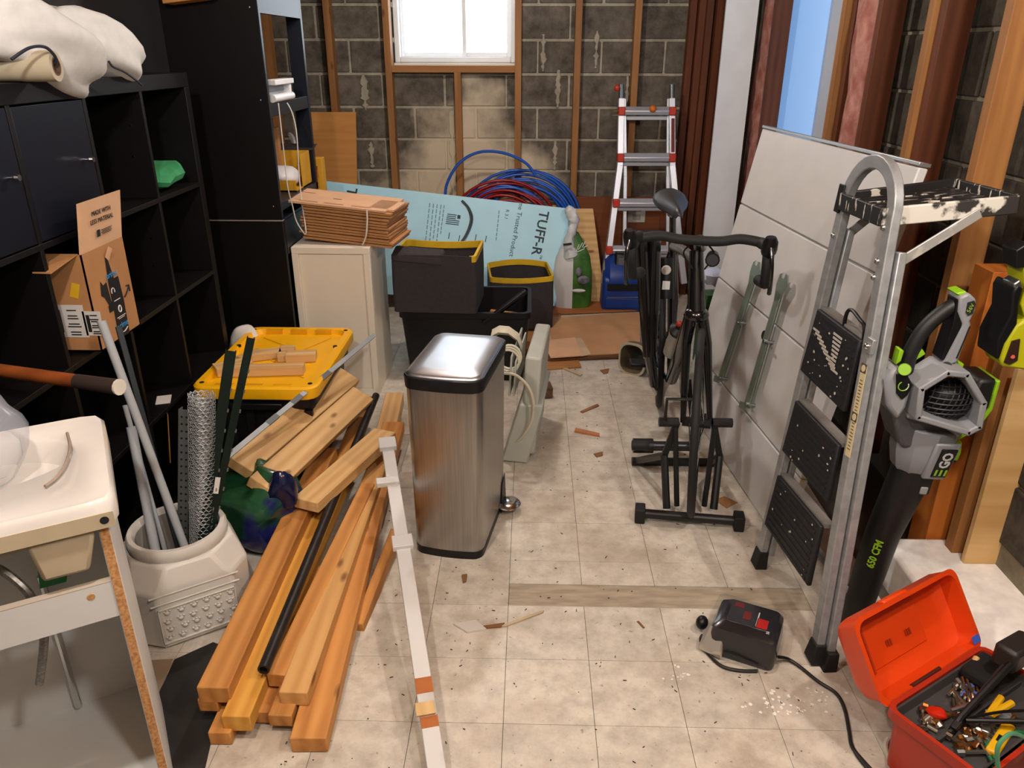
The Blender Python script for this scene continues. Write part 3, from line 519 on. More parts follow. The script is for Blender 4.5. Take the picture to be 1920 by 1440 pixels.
# ---- vanity sink cabinet, front left ---------------------------------------------------------
VM=fxy((-.745,1.14,0),(.865,.5015,0),(-.5015,.865,0))
va=thing('vanity_sink','white vanity cabinet without doors under a cream ceramic sink top at front left','vanity',M=VM)
CER=mat('ceramic_white','d3cfc8',.18,var=.03,coat=.5); CERB=mat('unglazed_beige','b5a68a',.6,var=.08); LAM=mat('white_laminate','cfcfcb',.45,var=.03); PB=mat('particleboard','a87444',.9,col2='cc9c66',scale=160,var=.2,detail=2)
W=.46; Dp=.385
obj('side_panel',MB(VM).span((-.018,.0015,0),(0,Dp,.785)),LAM,va,frame=VM); obj('panel_edge',MB(VM).span((-.0165,-.001,0),(-.0015,.0015,.785)),PB,va,frame=VM)
obj('left_panel',MB(VM).span((-W,0,0),(-W+.018,Dp,.785)),LAM,va,frame=VM)
obj('back_panel',MB(VM).span((-W+.018,Dp-.015,0),(-.018,Dp,.6)),LAM,va,frame=VM)
r=obj('front_rail',MB(VM).span((-W+.018,.002,.588),(-.018,.018,.665)),LAM,va,frame=VM); obj('rail_edge',MB(VM).span((-W+.018,.002,.6651),(-.018,.018,.667)),mat('dusty_rail','a89c8c',.8),va,frame=VM)
obj('chip_hole',MB(VM).tube([(-.055,.0025,.645),(-.055,.0012,.645)],.007,8),PB,r)
obj('bottom_shelf',MB(VM).span((-W+.018,.004,.09),(-.018,Dp-.015,.106)),LAM,va,frame=VM)
obj('toe_kick',MB(VM).span((-W+.018,.03,0),(-.018,.045,.09)),LAM,va,frame=VM)
# ceramic top: rim with oval basin
n=72; cx,cy=-.2,.24; ax,ay=.155,.105
def sq(w0,w1,d0,d1,z,r=.02):
    out=[]
    for i in range(n):
        a=2*pi*i/n; c,s=cos(a),sin(a); k=1/max(abs(c),abs(s)); hx_=(w1-w0)/2; hy=(d1-d0)/2; e=(abs(c*k)**16+abs(s*k)**16)**(1/16)
        out.append(V(((w0+w1)/2+hx_*c*k/e,(d0+d1)/2+hy*s*k/e,z)))
    return out
def ov(k,z): return [V((cx+ax*k*cos(2*pi*i/n),cy+ay*k*sin(2*pi*i/n),z)) for i in range(n)]
a_,b_,c_,d_=-W-.005,.02,-.012,Dp+.005
rings=[sq(a_+.01,b_-.01,c_+.012,d_-.01,.786),sq(a_,b_,c_,d_,.789),sq(a_,b_,c_,d_,.832),sq(a_+.006,b_-.006,c_+.006,d_-.006,.84),sq(a_+.02,b_-.02,c_+.02,d_-.02,.838),ov(1.06,.834),ov(1,.828),ov(.93,.80),ov(.8,.75),ov(.55,.71),ov(.2,.70)]
top=obj('sink_top',MB(VM).loft(rings),CER,va,frame=VM,smooth=50)
obj('sink_underside',MB(VM).loft([ov(1.05,.764),ov(1.0,.735),ov(.86,.69),ov(.6,.67)]),CERB,top,frame=VM,smooth=50)
obj('mount_block',MB(VM).hexa([(-.12,.0,.70),(-.045,.0,.70),(-.045,.1,.70),(-.12,.1,.70),(-.13,-.004,.787),(-.02,-.004,.787),(-.02,.1,.787),(-.13,.1,.787)]),CERB,top,frame=VM,bevel=.008)
obj('bolt_hole',MB(VM).tube([(-.004,-.0135,.803),(-.004,-.0141,.803)],.0075,12),DARKIN,top); obj('apron_band',MB(VM).span((-.24,-.0135,.787),(.012,-.0115,.817)),CERB,top,frame=VM)
obj('hose_end',MB(VM).tube(spline([tuple(VM.inverted()@V(q)) for q in ((-0.9416,1.38,0.842),(-0.9007,1.317,0.842),(-0.8723,1.25,0.842),(-0.8625,1.203,0.842),(-0.8655,1.173,0.842))],5),.003,7),mat('rusty_hose','8a7a6c',.7),top)
tr_m=mat('clear_film','b9bec8',.25,var=.03,alpha=.32)
o=tag(obj('clear_plastic_bag',MB(VM).ball((-.24,.29,.87),(.13,.13,.1),16,12).wob(.045,9,3),tr_m,smooth=60),'translucent plastic bag crumpled in the sink basin','bag')
h=tag(obj('braided_hose',MB(VM).tube(spline([(-.26,.15,.70),(-.2,.1,.70),(-.165,.07,.67),(-.15,.06,.63),(-.15,.07,.55),(-.19,.12,.4)],6),.008,8),mat('braided_steel','8f8b84',.4,.7,var=.3,scale=120)),'braided steel water hose hanging below the sink','hose')
gt=thing('green_tag','green and white paper tag beside a chrome valve under the sink','tag',M=VM@Matrix.Translation((-.1,.3,.106)))
obj('tag_sheet',MB(VM).prism([(-.17,.3,.5),(-.12,.3,.5),(-.10,.305,.56),(-.16,.3,.585)],(0,.002,0)),mat('tag_green','2c8a4e',.5),gt); 
vv=thing('shutoff_valve','small chrome shut-off valve with pipe on the vanity back panel','valve',M=VM@Matrix.Translation((-.17,.36,.4)))
obj('pipe',MB(VM).tube([(-.17,.35,.12),(-.17,.35,.5)],.008,8).tube([(-.17,.35,.42),(-.17,.30,.42)],.012,8),CHROME,vv); obj('valve_handle',MB(VM).ball((-.17,.29,.42),(.022,.008,.014)),CHROME,vv)
# ---- wooden tool handle poking out of the bookcase ------------------------------------------------
hd=thing('hammer_shaft','wooden tool shaft with dark grip and white end poking out of bookcase','handle',(-0.9559,1.626,0.8366))
h1=V((-0.9559,1.626,0.8366)); h0=V((-1.367,1.754,0.8279)); u=(h0-h1).normalized()
obj('wood_shaft',MB().tube([h1+u*.13,h1+u*.42],.0165,12),wood('handle_wood','6e3415','96501f',knots=False),hd); obj('dark_grip',MB().tube([h1+u*.004,h1+u*.13],[.0185,.0175],12),mat('dark_grip','2b1d18',.7),hd); obj('white_end',MB().tube([h1,h1+u*.005],.0195,12),mat('white_cap','cfc8ba',.6),hd)
# ---- pet food bin with rods standing in it ---------------------------------------------------------
BM=rz(34,(-1.02,1.865,0)); BINW=mat('bin_plastic','c9c5bc',.45,var=.04)
pb=thing('pet_food_bin','white moulded plastic pet food bin with round mouth and paw embossing','bin',M=BM)
def oct_(w,c,z,d=None):
    d=d or w; a,b=w/2,d/2
    return [V(p+(z,)) for p in ((a,-b+c),(a,b-c),(a-c,b),(-a+c,b),(-a,b-c),(-a,-b+c),(-a+c,-b),(a-c,-b))]
def mix8(w,c,r,t,z): 
    out=[]
    for i,p in enumerate(oct_(w,c,z)):
        q=V((p.x,p.y,0)).normalized()*r; out.append(V((p.x*(1-t)+q.x*t,p.y*(1-t)+q.y*t,z)))
    return out
obj('bin_body',MB(BM).loft([oct_(.30,.05,0),oct_(.318,.055,.012),oct_(.325,.06,.19),oct_(.315,.07,.205),oct_(.28,.08,.255),oct_(.236,.07,.256),oct_(.23,.068,.03)]),BINW,pb,smooth=25,bevel=.008,frame=BM)
obj('mouth_ring',MB(BM).lathe([(.128,.245),(.138,.262),(.138,.282),(.132,.292),(.120,.292),(.114,.28),(.112,.06),(.001,.058)],32,caps=False),BINW,pb,smooth=50,frame=BM)
obj('bin_hollow',MB(BM).lathe([(.1115,.278),(.1115,.25),(.11,.07),(.001,.066)],28,caps=False),mat('bin_inside','8a857c',.7),pb)
mb=MB(BM); y=-.1625
for a,b in (((-.105,y-.002,.022),(.105,y+.004,.026)),((-.105,y-.002,.136),(.105,y+.004,.14)),((-.105,y-.002,.022),(-.101,y+.004,.14)),((.101,y-.002,.022),(.105,y+.004,.14)),((-.12,y-.002,.155),(.12,y+.004,.158)),((-.12,y-.002,.182),(.12,y+.004,.186))): mb.span(a,b)
obj('moulded_frame',mb,BINW,pb,bevel=.001)
mb=MB(BM)
random.seed(3)
for i in range(6):
    for j in range(4):
        x=-.085+.034*i+.006*(j%2)+random.uniform(-.003,.003); z=.038+.028*j+random.uniform(-.002,.002); mb.ball((x,y,z),(.0075,.0035,.006),8,5)
        for t in (-1,0,1): mb.ball((x+.008*t,y,z+.009-abs(t)*.002),(.003,.003,.003),6,4)
stuff(obj('paw_embossing',mb,BINW,pb,smooth=180))
def rod(name,p,q,r,m,label,cat,n=10,extra=None):
    t=thing(name,label,cat,p); obj('rod',MB().tube([p,q],r,n),m,t); return t
PVC=mat('grey_pvc','9fa3a6',.45,var=.04)
B=lambda p,dy=0: V((p[0],p[1]+dy,p[2]))
def ext(p,q,z=.075): p=V(p);q=V(q); return q+(p-q)*((z-q.z)/(p.z-q.z))
for tp,bt,r,lb in (((-1.146,1.93,0.8947),(-1,1.85,0.2351),.0115,'longest grey pvc conduit leaning out of pet food bin'),((-1.151,1.97,0.5588),(-1.094,1.86,0.2187),.0135,'thick short grey pvc pipe at left in pet food bin'),((-1.164,1.985,0.6199),(-1.089,1.9,0.1865),.007,'thin grey pvc pipe between the thick and the longest one')):
    t=thing('pvc_pipe',lb,'pipe',ext(tp,bt),'rods in the pet food bin'); b0=ext(tp,bt); obj('tube_wall',MB().hollow(b0,tp,r,.002,14),PVC,t,smooth=50); obj('bore',MB().tube([b0,lerp(b0,tp,.97)],r-.0022,10),DARKIN,t)
dg=mat('dark_green_steel','12211b',.35,.3,var=.2)
tp,bt=V((-1.16,2.03,0.8448)),V((-1.048,1.9,0.2179)); tag(bar('dark_rail',ext(tp,bt),tp,.016,.012,mat('dark_slate_steel','23292b',.45,.4)),'dark slate rail leaning behind the grey pvc pipes','rail','rods in the pet food bin')
tp,bt=V((-0.9963,1.99,0.6061)),V((-1.043,1.93,0.201)); pa=thing('perforated_angle','perforated galvanised angle bar standing beside the wire roll','rail',ext(tp,bt),'rods in the pet food bin')
b0=ext(tp,bt); fm_=fr(b0,tp-b0,(0,-1,0)); L_=(tp-b0).length; ZG=mat('zinc_grey','7b807e',.45,.7,var=.1)
mb=MB(fm_).box((L_/2,0,0),(L_,.03,.002)).box((L_/2,.015,-.012),(L_,.002,.026)); obj('angle_bar',mb,ZG,pa); mb=MB(fm_)
for i in range(int(L_/.022)):
    for y in (-.008,.006): mb.tube([(.012+.022*i,y,.0008),(.012+.022*i,y,.0016)],.0035,6)
stuff(obj('punched_holes',mb,DARKIN,pa,smooth=0))
# chicken wire roll: rows of zigzag wire rolled up
cb,ct=V((-0.9605,1.89,0.2398)),V((-0.9079,1.93,0.6881)); cb=ext(ct,cb); cw=thing('wire_mesh_roll','roll of galvanised chicken wire standing in the pet food bin','wire roll',cb,'rods in the pet food bin')
fm_=fr(cb,ct-cb); Lw=(ct-cb).length; random.seed(9)
for ly,(R_,ph) in enumerate(((.036,0),(.031,.2),(.025,.4))):
    mb=MB(fm_); nr=int(Lw/.0105); nc=14
    for k in range(nr):
        pts=[(k*.0105+(.006 if (i+k)%2 else 0)+.0025*noise.noise(V((k*.7,i*.9,ly))),(R_+.003*noise.noise(V((i*1.3,k*.5,ly+5))))*cos(2*pi*(i+ph)/(2*nc)),R_*sin(2*pi*(i+ph)/(2*nc))) for i in range(2*nc)]
        mb.tube(pts,.0011,3,closed=True)
    stuff(obj('wire_layer',mb,mat('galvanised_wire','c9cccd',.4,.6,var=0),cw,smooth=180))
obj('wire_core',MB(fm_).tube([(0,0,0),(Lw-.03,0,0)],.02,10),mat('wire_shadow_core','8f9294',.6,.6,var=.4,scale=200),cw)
for tp,bt,wd,lb in (((-0.8286,1.98,0.7935),(-0.9365,1.87,0.291),.026,'short dark green u-shaped fence post in pet food bin'),((-0.7744,2,0.8246),(-0.9256,1.88,0.2753),.018,'tall slim dark green fence post leaning right in pet food bin')):
    tp=V(tp); b0=ext(tp,V(bt)); t=thing('fence_post',lb,'post',b0,'rods in the pet food bin'); f2=fr(b0,tp-b0,(.35,-1,0)); L2=(tp-b0).length
    obj('channel',MB(f2).box((L2/2,0,.0),(L2,wd,.003)).box((L2/2,wd/2,-.009),(L2,.003,.02)).box((L2/2,-wd/2,-.009),(L2,.003,.02)),dg,t,frame=f2)
    mb=MB(f2); [mb.box((.1+i*.06,-wd/2-.002,.003),(.01,.004,.004)) for i in range(int((L2-.12)/.06))]; stuff(obj('studs',mb,STEEL,t))
    if wd>.02: obj('paper_tag',MB(f2).box((L2*.47,-.015,.004),(.05,.014,.002)),PAPER,t)
# ---- dark mat, bag ---------------------------------------------------------------------------------------
DM=mat('black_mat','1b1a1a',.6,var=.3,scale=12)
tag(obj('rubber_mat',MB().prism([(-0.9784,1.639,0),(-0.8964,1.71,0),(-0.8051,1.67,0),(-0.79,1.469,0),(-0.7554,1.293,0),(-0.8497,1.261,0),(-0.9618,1.465,0)],(0,0,.0025)),DM,smooth=0),'black scuffed mat lying on floor between bin and lumber','mat')
tag(obj('plywood_scrap',MB().prism([(-1.073,1.632,0),(-0.9831,1.642,0),(-0.9641,1.491,0),(-0.9659,1.465,0)],(0,0,.0022)),mat('dusty_board','8a775f',.8),smooth=0),'thin triangular board scrap on floor beside the black mat','board')
GB=mat('glossy_bag_green','1d4a2e',.22,col2='1a2058',scale=5,bump=.35,bscale=14,contrast=(.46,.54))
bgc=V((-0.9128,2.225,0.14)); mb=MB().ball((0,0,0),(.16,.17,.15),26,16).wob(.06,9,2).wob(.022,26,5)
for p in mb.v: p.z=max(p.z,-.135)
tag(obj('rubbish_bag',MB(Matrix.Translation((bgc.x-.01,bgc.y,.138))).add(mb.v,mb.f),GB,smooth=50,sub=1),'glossy dark green and blue plastic bag behind pet food bin','bag')
mb=MB().ball((0,0,0),(.05,.035,.07),12,8).wob(.03,16,6); tag(obj('bag_knot',MB(Matrix.Translation((-0.7987,2.151,0.25))).add(mb.v,mb.f),mat('glossy_bag_blue','12173a',.2,bump=.3,bscale=20),smooth=180),'shiny navy plastic bag top poking up against the lumber','bag')
tag(obj('paper_envelope',MB(fr((-1.384,2.575,0.12),(.1,.06,1))).box((.1,0,0),(.2,.1,.004)),mat('kraft_tan','b98c46',.8),bevel=.001),'tan board scrap standing between bookcase and perforated angle','board')
# ---- lumber pile ------------------------------------------------------------------------------------------
G='reclaimed lumber in the long pile'
def brd(pn,pf,w,h,m,label,up=(0,0,1),dz=0,cat='board',name='timber_board'):
    pn=V(pn);pf=V(pf); upv=V(up).normalized(); o=bar(name,pn-upv*h/2,pf-upv*h/2,w,h,m,None,up=up,bevel=.003); return tag(o,label,cat,G)
brd((-0.7679,1.419,0.125),(-0.7757,2.604,0.16),.08,.052,FIR,'wide golden board topmost at left side of the lumber pile')
brd((-0.6996,1.37,0.084),(-0.698,2.637,0.115),.07,.05,wood('yellow_fir','b87c2c','dba64c'),'yellowish board lying between the left golden board and black pipe')
brd((-0.7883,1.42,0.083),(-0.788,2.42,0.11),.05,.04,FIR,'golden board directly under the topmost left one')
brd((-0.7416,1.358,0.042),(-0.7513,2.155,0.05),.055,.04,FIR,'lowest left board resting on the floor tiles')
brd((-0.6367,1.492,0.1),(-0.5733,2.384,0.135),.05,.045,FIR,'slim grey-ended board along right side of black pipe')
brd((-0.5759,1.433,0.1),(-0.5661,2.692,0.135),.072,.045,wood('tan_fir','b08046','cfa266'),'tan board with pale cut end in the middle of the pile')
brd((-0.5189,1.341,0.05),(-0.5679,2.904,0.125),.088,.048,FIR,'long weathered board at right edge with chewed near end')
brd((-0.6034,1.398,0.06),(-0.591,2.022,0.085),.06,.038,FIR,'short-looking board end tucked under the tan board')
brd((-0.663,1.421,0.045),(-0.6603,2.011,0.05),.05,.038,FIR,'bottom board half hidden under the yellowish board')
brd((-0.4879,1.769,0.03),(-0.4468,2.19,0.075),.03,.05,FIR,'angled board showing under right edge of the pile')
brd((-0.7124,2.561,0.11),(-0.7147,3.107,0.15),.07,.038,FIR,'orange board end right of the stacked pale planks')
brd((-0.5678,2.443,0.1),(-0.6113,3.196,0.13),.08,.06,wood('dusty_timber','a8824f','c9a677'),'thick dusty timber end beside the metal bin')
pp0,pp1=V((-0.6611,1.48,0.125)),V((-0.6622,3.031,0.185)); sp_=thing('steel_pipe','long black steel pipe lying on the lumber pile','pipe',pp0); obj('pipe_wall',MB().hollow(pp0,pp1,.0155,.005,18),mat('black_iron','2a2624',.45,.5,var=.3,scale=10),sp_,smooth=50); obj('bore',MB().tube([pp0+(pp1-pp0)*.006,pp1],.0106,12),DARKIN,sp_)
UPP=(.35,-.45,.8)
brd((-0.9504,2.192,0.31),(-0.767,3.018,0.29),.10,.04,PINE,'upper pale pine plank slanting up toward the white cabinet',UPP)
brd((-0.8582,2.126,0.27),(-0.6957,2.93,0.24),.10,.04,PINE,'lower pale pine plank slanting beside the upper one',UPP)
g0,g1=V((-0.9671,2.151,0.36)),V((-0.6637,3.108,0.44)); gs=thing('metal_strip','grey metal strip with joint clips along the upper pale plank','strip',g0)
FF2=fr(g0,g1-g0,UPP); Lg=(g1-g0).length; obj('strip',MB(FF2).box((Lg/2,0,0),(Lg,.018,.006)),mat('grey_strip','8d9396',.5,.3),gs,frame=FF2); 
for t in (.25,.4,.6): obj('joint_clip',MB(FF2).box((Lg*t,0,0),(.06,.020,.008)),mat('dark_grey_clip','4f5558',.5),gs,frame=FF2)
brd((-0.7324,2.158,0.2),(-0.5529,2.647,0.215),.095,.04,PINE,'short pale board lying across the lumber pile')
# white trim strip
w0,w1=V((-0.2005,1.257,0.06)),V((-0.5034,2.429,0.27)); w0=w0+(w0-w1)*.12; wl=(w1-w0).length
ws=thing('painted_trim_strip','white painted trim strip with small blocks leaning on lumber pile','trim strip',w0); FW=fr(w0,w1-w0); WPNT=mat('worn_white_paint','cfcfcd',.5,col2='b0aca6',scale=5,contrast=(.55,.7))
obj('strip',MB(FW).box((wl/2,0,0),(wl,.042,.022)),WPNT,ws,frame=FW,bevel=.002)
def at_(px,dy=0): return (V(px)-w0).dot((w1-w0).normalized())
for x,l,w_,y_ in ((wl-.02,.06,.06,0),(at_((-0.4512,2.211,0.24)),.03,.075,.018),(at_((-0.3718,1.936,0.2)),.05,.062,0)): obj('block',MB(FW).box((x,y_,.014),(l,w_,.02)),WPNT,ws,frame=FW,bevel=.002)
for x,l in ((at_((-0.2497,1.458,0.11)),.045),(at_((-0.2217,1.362,0.09)),.03)): obj('bare_patch',MB(FW).box((x,0,.0112),(l,.0422,.0012)),mat('bare_orange_wood','a8602a',.7),ws,frame=FW)
obj('splinter_chip',MB(FW).box((at_((-0.237,1.393,0.09)),.006,.016),(.035,.045,.004),).add([],[]),PINE,ws,frame=FW@Matrix.Identity(4))
# ---- steel pedal bin ----------------------------------------------------------------------------------------
CM=rz(-9.5,(-.232,2.327,0)); BST=mat('brushed_steel','aaa8a5',.33,1,var=.08,scale=3,stretch=(60,60,1),bump=.02,aniso=.4)
cn=thing('pedal_bin','tall rectangular stainless steel pedal bin with black rims','bin',M=CM)
def canr(w,d,r,z,bul=.012):
    out=rrect(w,d,r,z,5); 
    return [V((p.x,p.y-(bul*(1-(2*p.x/w)**2) if p.y<-d/2+r+.001 else 0),p.z)) for p in dens(out)]
def dens(pts):
    o=[]
    for i,p in enumerate(pts):
        q=pts[(i+1)%len(pts)]; k=8 if i%6==5 else 1; o+=[p.lerp(q,j/k) for j in range(k)]
    return o
obj('base',MB(CM).loft([canr(.232,.372,.03,0),canr(.236,.376,.03,.03)]),BLK,cn,frame=CM,smooth=40)
obj('body',MB(CM).loft([canr(.234,.374,.03,.03),canr(.244,.384,.032,.61)]),BST,cn,frame=CM,smooth=40)
obj('rim',MB(CM).loft([canr(.252,.392,.035,.61),canr(.256,.396,.036,.648),canr(.25,.39,.035,.652)]),BLK,cn,frame=CM,smooth=40)
obj('lid',MB(CM).loft([canr(.244,.384,.033,.645),canr(.244,.384,.033,.653),canr(.225,.365,.03,.660),canr(.15,.28,.03,.664)]),mat('lid_steel','c4c8ce',.36,1,var=.05),cn,frame=CM,smooth=60)
obj('pedal_recess',MB(CM).prism([(.119,.10,.0),(.119,.19,.0),(.119,.17,.13),(.119,.125,.11)],(.003,0,0)),BLK,cn); obj('pedal',MB(CM@Matrix.Translation((.145,.125,.03))).ball((0,0,0),(.045,.05,.012),16,6),CHROME,cn,smooth=60)

# ---- heater behind the pedal bin ------------------------------------------------------------------
HM=Matrix.Translation((-.01,2.98,0))@Matrix.Rotation(rad(-6),4,'Z')@Matrix.Rotation(rad(3),4,'Y')
ht=thing('panel_heater','pale grey-green panel heater with coiled cream cord leaning behind pedal bin','heater',M=Matrix.Translation((.005,2.98,0)))
HW=mat('heater_enamel','aeb2a8',.45,var=.05); HD=mat('heater_shadow','3a3a38',.6)
obj('rear_shell',MB(HM).span((-.01,-.17,.03),(.055,.25,.46)),HW,ht,frame=HM,bevel=.01)
obj('lower_door',MB(HM).hexa([(-.08,-.2,.0),(.03,-.2,.0),(.03,.2,.0),(-.08,.2,.0),(-.02,-.19,.26),(.075,-.17,.26),(.075,.2,.26),(-.02,.2,.26)]),HW,ht,frame=HM,bevel=.008)
for i in range(2): obj('fin',MB(HM).span((-.07+.018*i,-.16,.28),(-.063+.018*i,.2,.45-.02*i)),HW,ht,frame=HM,bevel=.002)
obj('top_lever',MB(HM).loft([oval((-.13,.05,.53),.02,.02),oval((-.09,.05,.56),.045,.03),oval((-.04,.05,.55),.05,.035),oval((-.0,.05,.50),.02,.02)] if False else [[(x+.0,y_,z+.02*cos(a)) for a,y_ in ((0,.0),(1.57,.03),(3.14,.0),(4.71,-.03))] for x,z in ((-.17,.48),(-.14,.50),(-.10,.50),(-.06,.475),(-.04,.43))]),mat('cream_plastic','c3bea9',.5),ht,smooth=60)
CRD=mat('cream_cord','c9c4b0',.5)
obj('cord_loop',MB().tube(spline([(-0.0954,2.8,0.3935),(-0.0487,2.78,0.3933),(-0.0022,2.76,0.3547),(0.0195,2.75,0.2906),(0.0121,2.76,0.2038),(-0.0216,2.78,0.1261),(-0.0566,2.8,0.0809)],8),.006,8),CRD,ht)
mb=MB()
for k in range(3): c_=V((-0.0839,2.84,0.4275))+V((.004*k,0,.01*k)); mb.tube([c_+V((.045*cos(t),.0,.05*sin(t))) for t in [2*pi*i/18 for i in range(18)]],.005,6,closed=True)
obj('cord_coil',mb,CRD,ht)
tag(obj('brick_chunk',MB(rz(8,(0.0768,3.469,0))).box((0,0,.03),(.075,.09,.055)).wob(.004,30,2),mat('brown_brick','4a3425',.9,col2='6b4c36',scale=30,bump=.4),bevel=.006),'rough dark brown brick chunk on the floor right of the heater','brick')
# ---- fabric bins and black tote --------------------------------------------------------------------
FAB=mat('charcoal_fabric','2e2a2c',.9,var=.12,scale=60,bump=.1); FABY=mat('yellow_trim','c6a00c',.7)
TB=rz(0,(-.32,3.85,0)); bt_=thing('black_tote','open black plastic tote under the charcoal fabric bins','tote',M=TB)
mb=MB(TB).loft([rrect(.58,.40,.03,0),rrect(.64,.46,.04,.34),rrect(.66,.48,.04,.345),rrect(.66,.48,.04,.375),rrect(.62,.44,.035,.375),rrect(.56,.38,.03,.02)]); obj('tote_body',mb,BLK,bt_,smooth=30)
obj('loose_flap',MB().hexa([(-0.2314,3.62,0.3174),(-0.0186,3.66,0.4775),(-0.0186,3.68,0.4524),(-0.233,3.64,0.2852),(-0.2399,3.63,0.3251),(-0.0293,3.67,0.4854),(-0.024,3.69,0.4604),(-0.2388,3.65,0.2958)]),BLK,bt_)
mb=MB().bar((-0.2307,3.61,0.3236),(-0.016,3.66,0.4775),.022,.02); obj('rim_bar',mb,BLK,bt_,bevel=.005)
tag(obj('carton_scrap',MB(rz(-20,(-.13,3.86,.045))).box((0,0,.13),(.16,.02,.26)),CARD,bevel=.002),'brown cardboard piece standing inside the open black tote','box')
def fbin(x0,x1,y0,y1,z0,z1,label,sag,rot=0,cuff=True):
    M_=rz(rot,((x0+x1)/2,(y0+y1)/2,z0)); w_=(x1-x0);d_=(y1-y0);h_=z1-z0; t=thing('fabric_bin',label,'bin',M=M_,group='fabric bins beside the white cabinet')
    def ring(k,z,sg=0): return [V((p.x,p.y,z+sg*sin(pi*(p.x/w_+.5))*(1 if p.y>0 else -.6))) for p in dens(rrect(w_*k,d_*k,.02,0,5))]
    obj('shell',MB(M_).loft([ring(1,0),ring(1.01,h_*.5),ring(1.0,h_,sag),ring(.97,h_,sag),ring(.95,.02)]),FAB,t,smooth=40)
    R3=[ring(1.006,h_-.026,sag),ring(1.008,h_+.003,sag),ring(.945,h_+.003,sag),ring(.94,h_-.03,sag)]; nr=len(R3[0]); lo=-.1 if cuff else -9
    keep=[i for i in range(nr) if (M_.inverted()@(M_@R3[1][i])).y>lo or (R3[1][i].x>w_*.44)]
    mbb=MB(M_); mbb.v=[M_@p for r in R3 for p in r]; mbb.f=[[a*nr+i,a*nr+(i+1)%nr,(a+1)*nr+(i+1)%nr,(a+1)*nr+i] for a in (0,1,2) for i in range(nr) if i in keep and (i+1)%nr in keep]
    obj('yellow_band',mbb,FABY,t,smooth=40)
    if cuff: obj('folded_cuff',MB(M_).hexa([(-w_*.5,-d_*.515,h_-.03),(w_*.12,-d_*.515,h_-.05),(w_*.12,-d_*.2,h_-.03),(-w_*.5,-d_*.2,h_-.02),(-w_*.49,-d_*.5,h_+.012),(w_*.1,-d_*.5,h_-.0),(w_*.1,-d_*.2,h_+.015),(-w_*.49,-d_*.2,h_+.03)]),FAB,t,bevel=.012)
    return t
fbin(-.66,-.25,3.60,3.95,.378,.66,'large charcoal fabric bin with yellow trim stacked on black tote',-.01,-3)
fbin(-.25,.125,4.38,4.72,.022,.345,'charcoal fabric bin with bright yellow wavy rim beside the blue foam board',.02,6,False)
# ---- foam board with its print ------------------------------------------------------------------------
FBM=mat('pale_blue_facer','aee0f2',.45,var=.03)
fTL,fTR,fBR,fBL=[V(p) for p in ((-1.35,4.98,0.8032),(0.2787,5,0.6279),(0.1646,4.82,0.0315),(-1.495,4.782,0.1503))]
nn=(fTR-fTL).cross(fBR-fTR).normalized(); nn=nn if nn.y<0 else -nn
fb=thing('foam_board','pale blue foam insulation board printed with large lettering leaning at back wall','insulation board',fBR)
obj('board',MB().prism([fTL,fTR,fBR,fBL],-nn*.022),FBM,fb,smooth=0)
dn=(fBR-fTR).normalized(); rt=(fTR-fTL).normalized()
def FT(p,e=.0012): return fxy(V(p)+nn*e,dn,-(nn.cross(dn)) if (-(nn.cross(dn))).dot(rt)>0 else nn.cross(dn))
txt('TUFF-R',.088,FT((0.0609,4.948,0.4825)),INKB,fb,bold=.0015,sx=1.02); txt('\u2122',.035,FT((0.0629,4.905,0.3356)),INKB,fb); txt('C',.06,FT((0.0739,4.891,0.2864)),INKB,fb)
txt('T',.09,FT((-1.145,4.968,0.7328)),INKB,fb,bold=.0015)
txt('me Trusted Product',.043,FT((-0.0908,4.948,0.5056)),INKB,fb,sx=1.0); txt('R 3.1',.03,FT((-0.1534,4.972,0.5963)),INKB,fb)
mb=MB()
for k,(px,py,l) in enumerate(((808,420,.16),(816,425,.2),(824,420,.13),(832,426,.22),(838,420,.15),(940,425,.14),(933,425,.1))): 
    pass
for px,y0,y1 in ((806,378,450),(813,378,455),(820,380,448),(827,382,456),(833,382,440),(938,392,452),(930,392,452)):
    pass
for pq in (((-0.6457,4.971,0.668),(-0.6743,4.902,0.4355)),((-0.6219,4.971,0.6648),(-0.6503,4.899,0.4224)),((-0.598,4.971,0.6615),(-0.6262,4.907,0.4451)),((-0.5742,4.971,0.6583),(-0.6057,4.899,0.4158)),((-0.5537,4.971,0.655),(-0.5781,4.917,0.4742)),((-0.2015,4.977,0.6222),(-0.2209,4.921,0.4344))):
    a,b=V(pq[0]),V(pq[1]); k=7
    for i in range(k): mb.bar(lerp(a,b,(i+.08)/k)+nn*.001,lerp(a,b,(i+.85)/k)+nn*.001,.006,.0008,nn)
stuff(obj('fine_print',mb,mat('faded_print','6d8f9b',.6,var=0),fb,smooth=0))
mb=MB(); c_=V((-0.4855,4.948,0.5647)); 
for i in range(6): mb.bar(c_+dn*(-.03+.012*i)-rt*.055+nn*.001,c_+dn*(-.03+.012*i)+rt*(.005 if i<3 else .03)+nn*.001,.0055,.0008,nn)
mb.bar(c_+dn*-.02+rt*.012+nn*.001,c_+dn*-.02+rt*.032+nn*.001,.024,.0008,nn)
for q in ((-0.5233,4.918,0.4676),(-0.4581,4.916,0.4512),(-0.3516,4.922,0.4574),(-0.2863,4.922,0.4475)): mb.bar(V(q)+nn*.001-dn*.02,V(q)+nn*.001+dn*.02,.005,.0008,nn)
obj('flag_mark',mb,INKB,fb,smooth=0)
